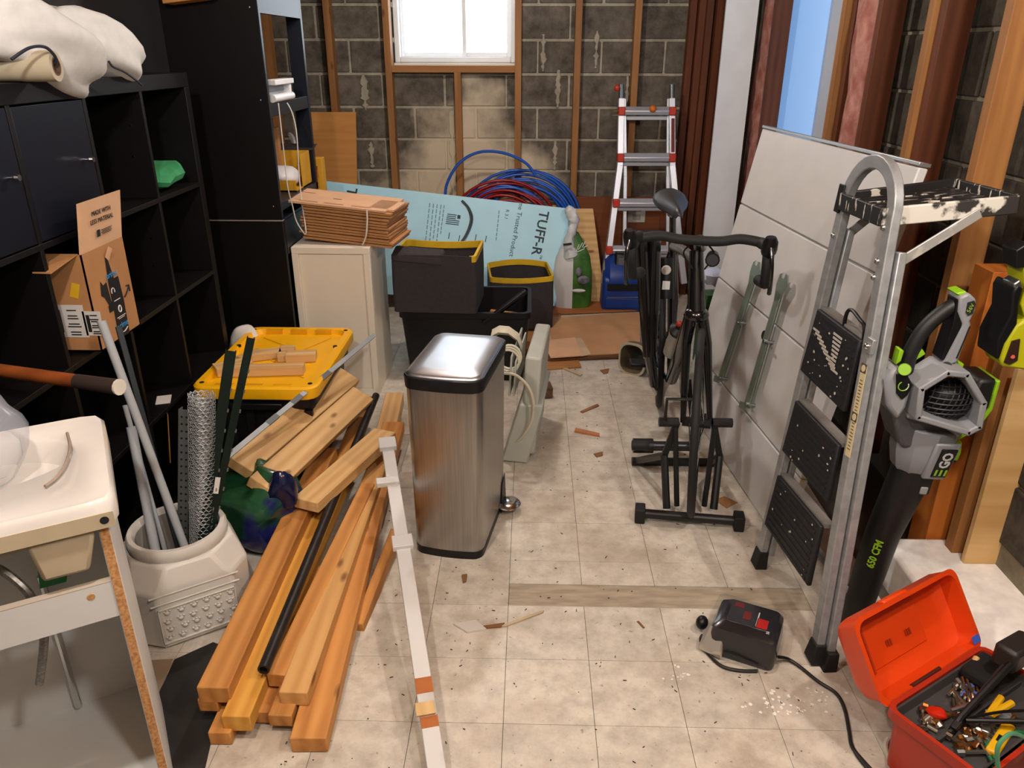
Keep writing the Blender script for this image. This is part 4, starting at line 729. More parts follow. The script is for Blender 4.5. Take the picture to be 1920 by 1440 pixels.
cab=thing('black_cable','black cable hanging down over the blue foam board','cable',(-0.4325,4.961,0.6712)); obj('cable',MB().tube(spline([(-0.4402,4.974,0.6823),(-0.3991,4.961,0.6377),(-0.3819,4.941,0.5668),(-0.4125,4.913,0.4764),(-0.4776,4.883,0.3857),(-0.5152,4.862,0.3244)],8),.0075,8).tube(spline([(-0.4264,4.971,0.6762),(-0.3882,4.951,0.6327),(-0.371,4.933,0.5684),(-0.405,4.905,0.4781),(-0.47,4.876,0.3875),(-0.5008,4.858,0.3323)],8),.004,6),mat('cable_black','1e2c33',.45),cab)
# plywood sheets behind
def sheet(name,pts,th,m,label,cat='board'):
    P=[V(p) for p in pts]; n_=(P[1]-P[0]).cross(P[2]-P[1]).normalized(); n_=n_ if n_.y<0 else -n_
    f_=fxy(P[0],P[1]-P[0],P[0]-P[-1]); return tag(obj(name,MB().prism(P,-n_*th),m,frame=f_,bevel=.0015),label,cat)
sheet('plywood_sheet',[(-1.482,5.24,1.196),(-1.138,5.24,1.197),(-1.179,5.17,0.267),(-1.548,5.17,0.2641)],.012,PLYW,'orange-brown plywood sheet standing upright against the block wall studs')
sheet('plywood_sheet',[(0.1955,5.16,0.601),(0.4147,5.16,0.6024),(0.516,4.99,-0.0229),(0.2065,4.99,-0.0258)],.012,PINE,'pale pine-faced board right of the cat litter bag')
sheet('plywood_sheet',[(-1.06,5.22,0.6281),(0.2043,5.22,0.6112),(0.2111,5.18,0.3125),(-1.075,5.18,0.3026)],.012,FIR,'long orange board behind the top of the foam board')
# ---- tubing coils --------------------------------------------------------------------------------------------
def coil(name,m,cx,cz,r0,dr,n_,y,label,seed,tilt=0):
    random.seed(seed); mb=MB()
    for k in range(n_):
        ox,oz=random.uniform(-.025,.025),random.uniform(-.03,.03); rr=r0+dr*k; yy=y+.006*k; ex=random.uniform(.97,1.05)
        mb.tube([(cx+ox+rr*ex*cos(t),yy+.02*cos(t+k),cz+oz+rr*.95*sin(t)) for t in [2*pi*i/40 for i in range(40)]],.0095,6,closed=True)
    return stuff_coil(name,mb,m,label)
def stuff_coil(name,mb,m,label): return tag(obj(name,mb,m,smooth=180),label,'tubing')
PB_=mat('blue_pex','1f56b4',.35,var=.05); PR_=mat('red_pex','8e1212',.35,var=.05)
c0=V((-0.0323,5.14,0.3202)); coil('blue_tubing_coil',PB_,c0.x-.02,.46,.27,.019,8,5.19,'coil of blue plastic tubing behind the foam board',2)
coil('red_tubing_coil',PR_,V((-0.1588,5.14,0.3193)).x,.43,.22,.02,8,5.10,'coil of red plastic tubing in front of the blue coil',3)
coil('inner_blue_tubing',PB_,V((-0.1769,5.14,0.3191)).x,.46,.25,.03,3,5.15,'few blue tubing turns between the red coil turns',5)
tag(obj('stray_blue_tube',MB().tube(spline([(-0.5644,5.13,0.6227),(-0.5494,5.13,0.7611),(-0.462,5.13,0.8969),(-0.3296,5.13,0.9641),(-0.1747,5.12,0.9594),(-0.0371,5.11,0.9016),(0.0327,5.11,0.8182)],8),.0095,7),PB_),'single blue tube loop arching highest above the coils','tubing')
# ---- folding ladder at the back -------------------------------------------------------------------------------
LW=mat('ladder_white_alu','c9ccd4',.35,.5,var=.05); RO=mat('ladder_red_orange','b8341c',.5,var=.04)
ld=thing('articulated_ladder','silver folding ladder with orange-red joints leaning in the back right corner','ladder',(0.7362,4.95,0.3013))
yl=lambda py: 5.16-.25*(py-160)/330
def LP(p): return V(p)
rails=[('rail',[(0.5609,5.15,1.288),(0.5652,5.07,0.8933),(0.5084,4.95,0.3349),(0.4865,4.92,0.164)],.038),('rail',[(0.8738,5.15,1.289),(0.897,5.07,0.8949),(0.9792,4.95,0.3386),(1.01,4.92,0.1685)],.038),('inner_rail',[(0.5798,5.17,1.287),(0.6067,5.1,0.8228),(0.6272,5,0.179)],.024),('inner_rail',[(0.8605,5.17,1.288),(0.8806,5.1,0.8242),(0.9172,5,0.1815)],.024)]
for nm,pts,wd in rails:
    mb=MB()
    for a,b in zip(pts[:-1],pts[1:]): mb.bar(a,V(b)+(V(b)-V(a)).normalized()*.004,wd,.06 if wd>.03 else .03,(0,-1,0))
    obj(nm,mb,LW,ld,bevel=.003)
for a,b in (((0.556,5.15,1.372),(0.5618,5.15,1.272)),((0.8701,5.15,1.373),(0.8785,5.15,1.273))): obj('locking_tube',MB().tube([a,b],.016,10),STEEL,ld)
rg=[((0.5619,5.12,1.218),(0.8781,5.12,1.219)),((0.5647,5.06,0.9438),(0.8911,5.06,0.9454)),((0.5469,5,0.6703),(0.9313,5,0.6726)),((0.5121,4.94,0.3797),(0.9701,4.94,0.3832))]
for a,b in rg:
    a,b=V(a),V(b); r=obj('rung',MB().bar(a,b,.05,.034,(0,-.6,1)),LW,ld,bevel=.006); obj('rung_lower',MB().bar(a+V((.01,.04,-.045)),b+V((-.01,.04,-.045)),.03,.025),LW,ld,bevel=.004)
    for q in (a,b): obj('joint_collar',MB().box(q,(.042,.075,.05)),RO,r,bevel=.006)
obj('release_knob',MB().ball((0.5277,5.12,1.352),(.018,.015,.02)),RO,ld); obj('orange_knob',MB().ball(V((0.753,5.09,1.233)),.022),mat('knob_orange','cc6a1e',.5),ld); obj('warning_sticker',MB().bar((0.8833,5.09,1.177),(0.8915,5.04,0.9802),.02,.002,(0,-1,0)),mat('sticker_red','6e1d1c',.6),ld)
for a,b in (((0.5097,5.1,1.222),(0.5429,5.1,1.222)),((0.5011,5.1,1.197),(0.5443,5.1,1.197)),((0.881,5.1,1.223),(0.9207,5.1,1.223))): obj('lock_pin',MB().tube([a,b],.006,6),CHROME,ld)
# ---- cat litter bag ----------------------------------------------------------------------------------------------
lb=thing('litter_bag','half green half white plastic litter bag with twisted neck against foam board','bag',(0.2919,4.911,0))
bc_=V((0.2891,4.86,0.215)); LG=mat('litter_green','2f5a1e',.4,col2='4a7a2a',scale=9); LWm=mat('litter_white','cfd2d2',.4,var=.04)
zz=[0,.05,.15,.25,.34,.43,.50]; wd=[.11,.128,.13,.126,.11,.07,.03]; dd=[.05,.065,.07,.065,.05,.035,.02]
def half(sgn):
    rings=[]
    for z,w_,d__ in zip(zz,wd,dd):
        rings.append([V((bc_.x-.012+sgn*0+ (w_*cos(a) if True else 0),4.87+.03*z/.4-d__*sin(a),z+.012*noise.noise(V((cos(a)*3,z*14,sgn))))) for a in ([rad(-90+i*18) for i in range(11)] if sgn>0 else [rad(90+i*18) for i in range(11)])])
    return MB().loft(rings)
obj('green_half',half(1),LG,lb,smooth=60); obj('white_half',half(-1),LWm,lb,smooth=60)
nk=[(0.2608,4.87,0.3598),(0.2441,4.86,0.4415),(0.2622,4.87,0.5246),(0.2742,4.88,0.5834),(0.2456,4.88,0.6367),(0.2247,4.88,0.6632)]
obj('twisted_neck',MB().tube(spline(nk,5),[.05,.045,.04,.036,.032,.03,.028,.026,.026,.027,.027,.027,.028,.030,.032,.032,.034,.036,.036,.035,.032,.03,.026,.022,.018,.01][:26],10).wob(.014,30,1),LWm,lb,smooth=60)
obj('clip_strip',MB().bar((0.208,4.8,0.4415),(0.2614,4.8,0.4487),.004,.014,(0,0,1)),INK,lb)
mb=MB(); c_=V((0.3294,4.8,0.422))
for i,(dx,dz,l,a) in enumerate(((-.03,.0,.05,70),(-.012,.012,.05,60),(.008,.024,.04,65),(-.02,-.02,.03,20),(.0,-.01,.03,25),(.02,.01,.03,30))):
    p=c_+V((dx,0,dz)); u_=V((cos(rad(a)),0,sin(rad(a)))); mb.bar(p-u_*l/2,p+u_*l/2,.004,.008,(0,-1,.2))
obj('white_brand_strokes',mb,WH,lb); 
mb=MB().ball((0.3442,4.8,0.2145),(.04,.012,.028)).ball((0.3116,4.8,0.2668),(.02,.012,.03)); obj('grey_picture',mb,mat('picture_grey','6f7079',.6,var=.4,scale=40),lb); 
mb=MB().ball((0.316,4.8,0.1434),(.045,.01,.012)); obj('white_swoosh',mb,WH,lb)
# ---- blue floor blower ----------------------------------------------------------------------------------------------
AB=mat('blower_blue','10347e',.4,var=.06); ab=thing('air_mover','blue floor drying blower with dark intake grille in front of ladder','blower',(0.6358,4.981,0))
bx0=V((0.6005,4.84,0.0439)); X_=bx0.x
mb=MB(Matrix.Translation((X_-.115,4.98,.185))@Matrix.Rotation(pi/2,4,'Y')).lathe([(.06,0),(.15,.0),(.175,.03),(.175,.22),(.15,.26),(.06,.26)],28); obj('drum',mb,AB,ab,smooth=35)
obj('outlet_shell',MB().hexa([(X_-.13,4.80,.0),(X_+.16,4.80,.0),(X_+.16,5.0,.0),(X_-.13,5.0,.0),(X_-.13,4.81,.22),(X_+.16,4.81,.22),(X_+.15,5.0,.30),(X_-.12,5.0,.30)]),AB,ab,bevel=.02)
obj('outlet_mouth',MB().span((X_-.10,4.797,.145),(X_+.14,4.806,.19)),DARKIN,ab,bevel=.003); obj('lower_ridge',MB().span((X_-.11,4.788,.03),(X_+.14,4.80,.10)),AB,ab,bevel=.008)
obj('chrome_line',MB().bar((X_-.10,4.786,.105),(X_+.1,4.786,.107),.004,.004),STEEL,ab)
obj('switch_box',MB().hexa([(X_-.06,4.84,.27),(X_+.04,4.84,.27),(X_+.04,4.97,.3),(X_-.06,4.97,.3),(X_-.05,4.87,.37),(X_+.03,4.87,.37),(X_+.03,4.97,.38),(X_-.05,4.97,.38)]),BLK,ab,bevel=.012)
obj('switch_plate',MB().span((X_-.035,4.848,.30),(X_+.015,4.856,.345)),mat('switch_grey','5a5c60',.5),ab,bevel=.003)
# ---- cardboard and panels on the floor --------------------------------------------------------------------------------
def flat(name,pts,z,th,m,label,cat='cardboard'):
    P=[V((p[0],p[1],z)) for p in pts]; return tag(obj(name,MB().prism(P,(0,0,th)),m,smooth=0),label,cat)
DW=wood('dark_floor_board','4d3120','6f4a31',knots=False)
flat('floor_panel',[(-0.1022,3.745,-0),(-0.1293,4.729,0),(0.1847,4.885,0),(0.2821,3.831,0)],.001,.006,wood('floor_ply','8f6238','a87747',knots=False),'brown panel lying on floor under the cardboard and fabric bin','board')
flat('floor_board',[(-0.019,3.884,0),(0.6152,3.981,0),(0.6272,4.123,0),(-0.0204,4.061,0)],.008,.012,DW,'dark board edge lying on floor beneath the cardboard','board')
flat('perforated_board',[(0.0939,4.703,0),(0.7387,4.811,0),(0.7662,5.021,0),(0.0793,4.94,0)],.008,.01,wood('red_brown_ply','8a5029','a5683a',knots=False),'red-brown perforated panel lying in front of the blue blower','board')
c1=flat('cardboard_sheet',[(0.1204,3.922,0.03),(0.6158,4.002,0.03),(0.7074,4.718,0.03),(0.0183,4.579,0.03)],.022,.006,mat('floor_cardboard','b98d62',.85,var=.06),'large flattened cardboard sheet lying on floor left of the bicycle')
flat('cardboard_sheet',[(0.1168,3.89,0.03),(0.2866,3.927,0.03),(0.2663,4.216,0.03),(0.0796,4.157,0.03)],.030,.005,CARDL,'pale cardboard flap lying on the corner of the large sheet')
for q in ([(0.0415,4.538,0.03),(0.0982,4.571,0.03),(0.1295,4.194,0.03),(0.0797,4.166,0.03)],[(0.257,4.216,0.03),(0.304,4.226,0.03),(0.3413,3.961,0.03),(0.2866,3.927,0.03)]): obj('packing_tape',MB().prism([V((p[0],p[1],.0285)) for p in q],(0,0,.0012)),mat('pale_tape','c4a98a',.4),c1,smooth=0)
tag(obj('crumpled_paper',MB(Matrix.Translation((0.9579,3.9,0.4812))).ball((0,0,0),(.07,.05,.05),10,7).wob(.03,20,3),mat('white_paper_blue','c2cbe0',.7),smooth=20),'white crumpled paper on green box behind the bicycle','paper')
gb=V((0.9602,3.9,0.3282)); tag(obj('green_carton',MB(rz(10,(gb.x+.02,3.93,0))).span((-.07,-.05,0),(.06,.06,gb.z+.07)),mat('dark_green_print','0f3a1c',.5,col2='2e5c2c',scale=14),bevel=.004),'dark green carton standing between bicycle and white panel','box')
# duct elbow
dm=rz(-32,(0.5379,3.749,-0)); du=thing('duct_boot','dark square-mouthed duct boot with cream rim lying near the bicycle','duct',M=dm)
def sqr(w_,h_,y,r=.05,zc=.085): return [V((p.x,y,zc+p.y)) for p in rrect(w_,h_,r,0,4)]
obj('shell',MB(dm).loft([sqr(.145,.17,0),sqr(.14,.165,.05),sqr(.10,.11,.16,.04,.07),sqr(.09,.09,.3,.04,.06),sqr(.08,.08,.3,.035,.06),sqr(.09,.1,.16,.035,.07),sqr(.125,.15,.04),sqr(.13,.155,.0)],closed=True),mat('duct_olive','6a604a',.5,var=.2),du,smooth=40)
obj('rim',MB(dm).loft([sqr(.15,.175,-.004),sqr(.15,.175,.006),sqr(.132,.157,.006),sqr(.132,.157,-.004)],closed=True),mat('rim_cream','b3aa92',.6),du,smooth=40)

# ---- road bicycle on a wheel trainer --------------------------------------------------------------------
GL=mat('gloss_black_frame','0e0e10',.18,var=.1,coat=.6); TYRE=mat('tyre_rubber','171717',.75,var=.15); GREYF=mat('grey_frame','5d5a57',.35,var=.1)
BX,BY=.617,2.48
def bp(x,y,z): return V((BX+x-.048*z+.012*(y>0)*y,BY+y,z))
bk=thing('road_bicycle','black road bicycle with drop handlebar standing head-on in a trainer','bicycle',(BX,BY+.4,0))
def wheel(y0,R,steer=0):
    c_=cos(rad(steer)); s_=sin(rad(steer))
    def P(r,t,o=0): return bp(r*cos(t)*s_+o*c_,y0+r*cos(t)*c_-o*s_,.345+r*sin(t))
    t=obj('wheel',MB().loft([[P(R-.012+.013*sin(a),2*pi*i/48,.0135*cos(a)) for a in [2*pi*j/8 for j in range(8)]] for i in range(48)],closed=True),TYRE,bk,smooth=180)
    obj('rim',MB().loft([[P(R-.028+dr,2*pi*i/48,o) for dr,o in ((0,-.009),(0,.009),(-.035,.006),(-.035,-.006))] for i in range(48)],closed=True),GL,t,smooth=40)
    mb=MB()
    for i in range(20): a=2*pi*i/20; mb.tube([P(.02,a+.5*(-1)**i,.025*(-1)**i),P(R-.06,a,0)],.0013,4)
    stuff(obj('spokes',mb,CHROME,t)); obj('hub',MB().tube([P(0,0,-.05),P(0,0,.05)],.018,10),BLK,t); return t
wheel(0,.34,13); wheel(.92,.34,7)
obj('head_tube',MB().tube([bp(0,.10,.72),bp(0,.13,.83),bp(0,.155,.93)],[.032,.028,.024],14),GL,bk,smooth=60)
for s in (-1,1): obj('fork_blade',MB().tube([bp(.018*s,.10,.72),bp(.036*s,.07,.62),bp(.042*s,.035,.48),bp(.048*s,0,.345)],[.022,.018,.014,.010],10),GL,bk,smooth=60)
obj('fork_crown',MB().ball(bp(0,.10,.715),(.045,.04,.03)),GL,bk)
obj('down_tube',MB().tube([bp(0,.12,.76),bp(0,.35,.5),bp(0,.57,.27)],[.026,.028,.026],12),GL,bk,smooth=60)
obj('top_tube',MB().tube([bp(0,.145,.89),bp(0,.40,.87),bp(0,.64,.83)],[.02,.019,.018],10),GREYF,bk,smooth=60)
obj('seat_tube',MB().tube([bp(0,.57,.27),bp(0,.63,.6),bp(0,.67,.86)],.018,10),GL,bk); obj('seat_post',MB().tube([bp(0,.67,.85),bp(0,.69,.97)],.014,10),GL,bk)
for s in (-1,1):
    obj('seat_stay',MB().tube([bp(.012*s,.655,.8),bp(.05*s,.80,.55),bp(.062*s,.92,.345)],[.009,.008,.008],8),GL,bk); obj('chain_stay',MB().tube([bp(.02*s,.58,.27),bp(.055*s,.75,.3),bp(.062*s,.92,.345)],.009,8),GL,bk)
    obj('crank_arm',MB().tube([bp(.075*s,.57,.27),bp(.085*s,.57-.06*s,.27-.155*s if s>0 else .27+.05)],.011,8),BLK,bk)
    c_=bp(.13*s,.57-.06*s,(.27-.155) if s>0 else .32); obj('pedal',MB().box(c_,(.08,.07,.018)),BLK,bk,bevel=.004)
obj('chainring',MB(Matrix.Translation(bp(.055,.57,.27))@Matrix.Rotation(pi/2,4,'Y')).lathe([(.06,-.003),(.09,-.003),(.09,.003),(.06,.003)],24),STEEL,bk)
obj('cassette',MB(Matrix.Translation(bp(.045,.92,.345))@Matrix.Rotation(pi/2,4,'Y')).lathe([(.045,0),(.045,.008),(.03,.022),(.001,.022)],18),STEEL,bk); obj('derailleur',MB().bar(bp(.075,.92,.33),bp(.075,.90,.17),.02,.03,(1,0,0)),BLK,bk,bevel=.005)
# saddle
rings=[]
for y,w_,z,h_ in ((.53,.012,.985,.012),(.57,.022,.99,.03),(.64,.035,.995,.04),(.70,.06,1.0,.045),(.75,.072,1.01,.05),(.79,.07,1.02,.045),(.81,.045,1.02,.02)):
    rings.append([bp(w_*cos(a),y,z+h_*(.45*sin(a) if sin(a)>0 else .8*sin(a))-.02*(abs(cos(a))**2)) for a in [2*pi*j/14 for j in range(14)]])
obj('saddle',MB().loft(rings),mat('saddle_black','2b2c2e',.45,var=.1),bk,smooth=180); obj('saddle_clamp',MB().ball(bp(0,.69,.955),(.025,.04,.018)),STEEL,bk)
# cockpit
_bp=bp
def bp(x,y,z): return _bp(x*.974+(y-.1)*.225,.1+(y-.1)*.974-x*.225,z) if z>.84 and y<.2 else _bp(x,y,z)
TAPE_B=mat('bar_tape','121212',.7,var=.2,scale=60)
bz=.985; by=.065
obj('stem',MB().tube([bp(0,.155,.945),bp(0,.11,.965),bp(0,by,bz-.0)],[.023,.02,.02],12),GL,bk,smooth=60)
hb=obj('handlebar',MB().tube(spline([bp(-.2,by-.02,bz+.0),bp(-.13,by,bz+.008),bp(-.06,by,bz),bp(.06,by,bz),bp(.13,by,bz+.012),bp(.2,by-.01,bz+.006)],5),.0165,10),TAPE_B,bk,smooth=180)
for s in (-1,1):
    o_=.008*s
    obj('drop_bar',MB().tube(spline([bp(.195*s,by-.005,bz+.004),bp(.215*s,by-.06,bz-.0),bp(.216*s,by-.085,bz-.05),bp(.216*s,by-.06,bz-.11),bp(.214*s,by+.02,bz-.135),bp(.20*s,by+.07,bz-.14)],5),.019,10),TAPE_B,bk,smooth=180)
    h=obj('brake_hood',MB().tube([bp(.215*s,by-.055,bz-.01),bp(.217*s,by-.10,bz+.005),bp(.217*s,by-.125,bz+.035),bp(.217*s,by-.128,bz+.05)],[.022,.024,.023,.016],10),BLK,bk,smooth=60)
    obj('brake_lever',MB().tube(spline([bp(.218*s,by-.135,bz+.02),bp(.224*s,by-.155,bz-.03),bp(.226*s,by-.14,bz-.10),bp(.226*s,by-.125,bz-.13)],4),.0075,8),GL,h,smooth=60)
    obj('brake_cable',MB().tube(spline([bp(.03*s,by+.02,bz-.02),bp(.05*s,by-.03,bz-.04),bp(.02*s,.08,bz-.10)],5),.003,6),BLK,bk)
obj('head_lamp',MB().tube([bp(.045,by-.035,bz-.055),bp(.045,by+.02,bz-.055)],[.024,.02],14),BLK,bk); obj('lamp_lens',MB().tube([bp(.045,by-.037,bz-.055),bp(.045,by-.035,bz-.055)],.019,14),mat('lens_dark','3a3c40',.1),bk)
bo=obj('water_bottle',MB(Matrix.Translation(bp(-.01,.44,.50))@Matrix.Rotation(rad(38),4,'X')).lathe([(.001,-.1),(.034,-.1),(.036,-.02),(.032,.02),(.036,.05),(.034,.075),(.015,.085),(.012,.105),(.001,.108)],16),mat('bottle_clear_grey','a9a79f',.4),bk,smooth=50)
obj('red_cap',MB(Matrix.Translation(bp(-.01,.44,.50))@Matrix.Rotation(rad(38),4,'X')).lathe([(.036,.058),(.037,.076),(.016,.09),(.013,.112),(.001,.113)],16),BLK,bo); obj('red_valve',MB().ball(bp(-.01,.372,.588),.013),mat('red_valve','a3221c',.5),bo)
b2=obj('tool_bottle',MB().tube([bp(-.03,.60,.62),bp(-.03,.64,.78)],.033,14),BLK,bk); obj('white_badge',MB().ball(bp(-.035,.585,.745),(.02,.008,.02)),WH,b2); obj('white_sticker',MB().box(bp(-.035,.572,.685),(.03,.004,.035)),WH,b2)
# trainer
tn=thing('wheel_trainer','black tubular wheel trainer holding the front wheel of the bicycle','trainer',(.58,2.42,0)); TR=mat('trainer_black','131313',.45,var=.15)
ta,tb2=V((0.4075,2.374,0.03)),V((0.7514,2.332,0.03)); u=(tb2-ta).normalized()
obj('front_bar',MB().tube([ta,tb2],.017,12),TR,tn)
for q,s in ((ta,-1),(tb2,1)): obj('end_cap',MB().bar(q-u*.018,q+u*.018,.056,.056),RUB,tn,bevel=.004)
A=lambda x,y,z: V((BX-.02+x,BY+y,z))
for s in (-1,1):
    obj('upright',MB().tube([A(.085*s-.005,-.08,.035),A(.10*s,.0,.21)],.014,10),TR,tn); obj('brace_leg',MB().tube([A(.05*s,-.06,.035),A(.07*s,.0,.33)],.010,8),TR,tn); obj('rear_leg',MB().tube([A(.10*s,.0,.21),A(.15*s,.30,.02)],.014,10),TR,tn); obj('top_strut',MB().bar(A(.10*s,.0,.21),A(.065*s,.0,.345),.012,.022),TR,tn)
    obj('axle_clamp',MB().tube([A(.06*s,.0,.345),A(.13*s,.0,.345)],.017,10),TR,tn)
obj('rear_bar',MB().tube([A(-.17,.30,.018),A(.17,.30,.018)],.017,10),TR,tn)
obj('roller',MB().tube([A(-.09,.30,.09),A(.09,.30,.09)],.02,14),mat('roller_steel','4a4a4c',.35,.8),tn); obj('resistance_unit',MB().tube([A(-.17,.30,.09),A(-.09,.30,.09)],.03,16),TR,tn); obj('clamp_knob',MB().tube([A(-.16,.0,.25),A(-.22,.0,.25)],.018,12),RUB,tn); obj('handle_loop',MB().tube([A(-.11,-.005,.34),A(-.11,-.01,.44),A(-.02,-.01,.44)],.006,8),TR,tn)
# slim folded stand left of the bicycle
st=thing('folded_stand','slim glossy black folded tube stand upright at left of the bicycle','stand',(0.6342,3.659,0))
for a,b in (((0.4397,3.02,0.8989),(0.4857,2.95,0.4137)),((0.4898,3.02,0.8992),(0.5031,2.95,0.4139))): obj('stand_tube',MB().tube([a,lerp(a,b,.5),b],[.024,.027,.018],12),GL,st,smooth=60)
obj('stand_foot',MB().tube([(0.4947,2.96,0.4287),(0.5246,2.97,0.2818),(0.636,3.456,0.01)],[.026,.018,.012],10),GL,st); obj('stand_head',MB().bar((0.4209,3.02,0.8987),(0.5148,3.02,0.8994),.05,.03),BLK,st,bevel=.008)
# ---- large white folding panel leaning on the right wall ---------------------------------------------------
P0,P1,PT=V((0.7493,3.444,-0)),V((0.853,2.394,0)),V((0.9851,3.467,1.262)); uu=(P1-P0).normalized(); vv_=(PT-P0); vv_=(vv_-uu*vv_.dot(uu)); PH=vv_.length; vv_.normalize(); nn2=uu.cross(vv_).normalized(); nn2=nn2 if nn2.x<0 else -nn2
PM=mat('panel_white','c9c8c6',.4,var=.03); PG=mat('panel_groove','8d8b88',.5)
FP=Matrix((uu,vv_,uu.cross(vv_))).transposed().to_4x4(); FP.translation=P0; Lc=lambda p: FP.inverted()@V(p); sg=1 if uu.cross(vv_).dot(nn2)>0 else -1
PWd=Lc((1.045,2.271,0.9523)).x
wp=thing('folding_door','large white grooved sectional door panel leaning along the right wall','door',P0+uu*.5)
rows=5; hs=[0,.245,.5,.755,1.0,PH]
gr=[Lc(p).y for p in ((0.8225,3.082,0.1988),(0.8394,3.318,0.4114),(0.8735,3.326,0.5965),(0.9307,3.413,0.9447))]
ed=[0,Lc((0.816,3.24,0.2472)).y,Lc((0.8714,3.376,0.6116)).y,Lc((0.9307,3.413,0.9447)).y,PH]
for a,b in zip(ed[:-1],ed[1:]): obj('section',MB(FP).span((0,a+.003,0),(PWd,b-.003,-.03*sg)),PM,wp,frame=FP,bevel=.004)
obj('backing',MB(FP).span((.004,.004,-.006*sg),(PWd-.004,PH-.004,-.026*sg)),PG,wp,frame=FP)
obj('top_edge',MB(FP).span((0,PH,.004*sg),(PWd,PH+.012,-.034*sg)),ALU,wp,frame=FP,bevel=.002)
q=Lc((0.9122,2.844,0.5489)); obj('lock_hole',MB(FP).tube([(q.x,q.y,.0005*sg),(q.x,q.y,.0015*sg)],.018,16),DARKIN,wp)
BRK=mat('zinc_green_grey','8f9a8c',.35,.6,var=.1)
for a,b in (((0.9263,3.033,0.7226),(0.8415,3.03,0.2721)),((0.9551,2.777,0.7412),(0.8748,2.727,0.2897))):
    a,b=Lc(a),Lc(b); d=(b-a).normalized(); o=obj('track_bracket',MB(FP).bar((a.x,a.y,.03*sg),(b.x,b.y,.03*sg),.04,.004,(0,0,1)).bar((a.x-.02,a.y,.018*sg),(b.x-.02,b.y,.018*sg),.004,.028,(0,0,1)),BRK,wp,frame=FP,bevel=.001)
    obj('hook_head',MB(FP).prism([(a.x-0.0405,a.y+0.0135,.028*sg),(a.x-0.0162,a.y-0.0473,.028*sg),(a.x+0.0216,a.y-0.0270,.028*sg),(a.x+0.0473,a.y+0.0405,.028*sg),(a.x+0.0270,a.y+0.0675,.028*sg),(a.x+0.0054,a.y+0.0675,.028*sg),(a.x+0.0027,a.y+0.0473,.028*sg),(a.x-0.0162,a.y+0.0473,.028*sg),(a.x-0.0189,a.y+0.0648,.028*sg),(a.x-0.0378,a.y+0.0540,.028*sg)],(0,0,.004*sg)),BRK,o,bevel=.001)
    for t in (.42,.97): m_=a.lerp(b,t); obj('bracket_bolt',MB(FP).tube([(m_.x+.006,m_.y,0),(m_.x+.006,m_.y,.04*sg)],.007,8).bar((m_.x-.01,m_.y,.034*sg),(m_.x+.045,m_.y,.034*sg),.006,.006,(0,0,1)),STEEL,o)
    obj('bracket_foot',MB(FP).bar((b.x,b.y,.03*sg),(b.x-.05,b.y-.012,.035*sg),.026,.004,(0,0,1)),BRK,o)

# ---- folded aluminium step ladder -------------------------------------------------------------------------
f1,f2=V((0.7671,2.117,0)),V((0.8042,1.677,0)); su=(f2-f1).normalized(); sv=V((.0713,.0060,.9974)); sv=(sv-su*sv.dot(su)).normalized(); sn=su.cross(sv); sn=sn if sn.x<0 else -sn
FS=Matrix((su,sv,su.cross(sv))).transposed().to_4x4(); FS.translation=f1; sg=1 if su.cross(sv).dot(sn)>0 else -1
sl=thing('step_ladder','paint-spattered aluminium step ladder with three black treads leaning at the white door panel','ladder',(f1+f2)/2)
GA=mat('ladder_grey_alu','a2a5a7',.45,.5,var=.12,scale=5,stretch=(8,2,8)); TRD=mat('black_tread','17161a',.6,var=.2,scale=60,bump=.2); PS=mat('paint_spatter','bdb9ae',.6,var=.05)
PSP=mat('spattered_black','1c1a19',.5,col2='c9c4b6',scale=11,contrast=(.60,.64),detail=7,stretch=(2,9,2))
def LS(x,y,z): return FS@V((x,y,z*sg))
wx_=lambda y: .44-(.21*y/1.28)
# one bent tube frame: left stile, rounded arch, right stile
path=[(0,.03),(0,.6),(0,1.19)]+[(.1225-.1225*cos(t),1.19+.122*sin(t)) for t in [pi*i/14 for i in range(1,14)]]+[(wx_(1.19),1.19),(wx_(.6),.6),(.435,.05)]
pts=[LS(x,y,0) for x,y in path]
mb=MB(); rings=[]
for i,p in enumerate(pts):
    t=(pts[min(i+1,len(pts)-1)]-pts[max(i-1,0)]).normalized(); b_=sn.cross(t).normalized()
    rings.append([p+b_*x+sn*z for x,z in ((-.0175,-.012),(.0175,-.012),(.0175,.012),(-.0175,.012))])
obj('tube_frame',mb.loft(rings),GA,sl,bevel=.003,smooth=40)
# rear leg channel beside right stile
ra,rb_=LS(.452,.03,-.026),LS(wx_(1.12)+.012,1.12,-.026)
def chan(nm,a,b,w_,d_): return obj(nm,MB().bar(a,b,w_,d_,sn),GA,sl,bevel=.003)
chan('rear_leg',ra,rb_,.034,.022); chan('rear_leg',LS(.006,.05,-.026),LS(.006,1.12,-.026),.03,.02)
obj('rear_crossbar',MB().bar(LS(.02,.24,-.035),LS(.43,.24,-.035),.02,.012,sn),GA,sl)
for x,y,z in ((0,.03,0),(.435,.035,0),(.456,.025,-.028)): obj('rubber_foot',MB().hexa([LS(x-.026,y-.03,z-.02),LS(x+.026,y-.03,z-.02),LS(x+.026,y-.03,z+.02),LS(x-.026,y-.03,z+.02),LS(x-.02,y+.035,z-.016),LS(x+.02,y+.035,z-.016),LS(x+.02,y+.035,z+.016),LS(x-.02,y+.035,z+.016)]),RUB,sl,bevel=.004)
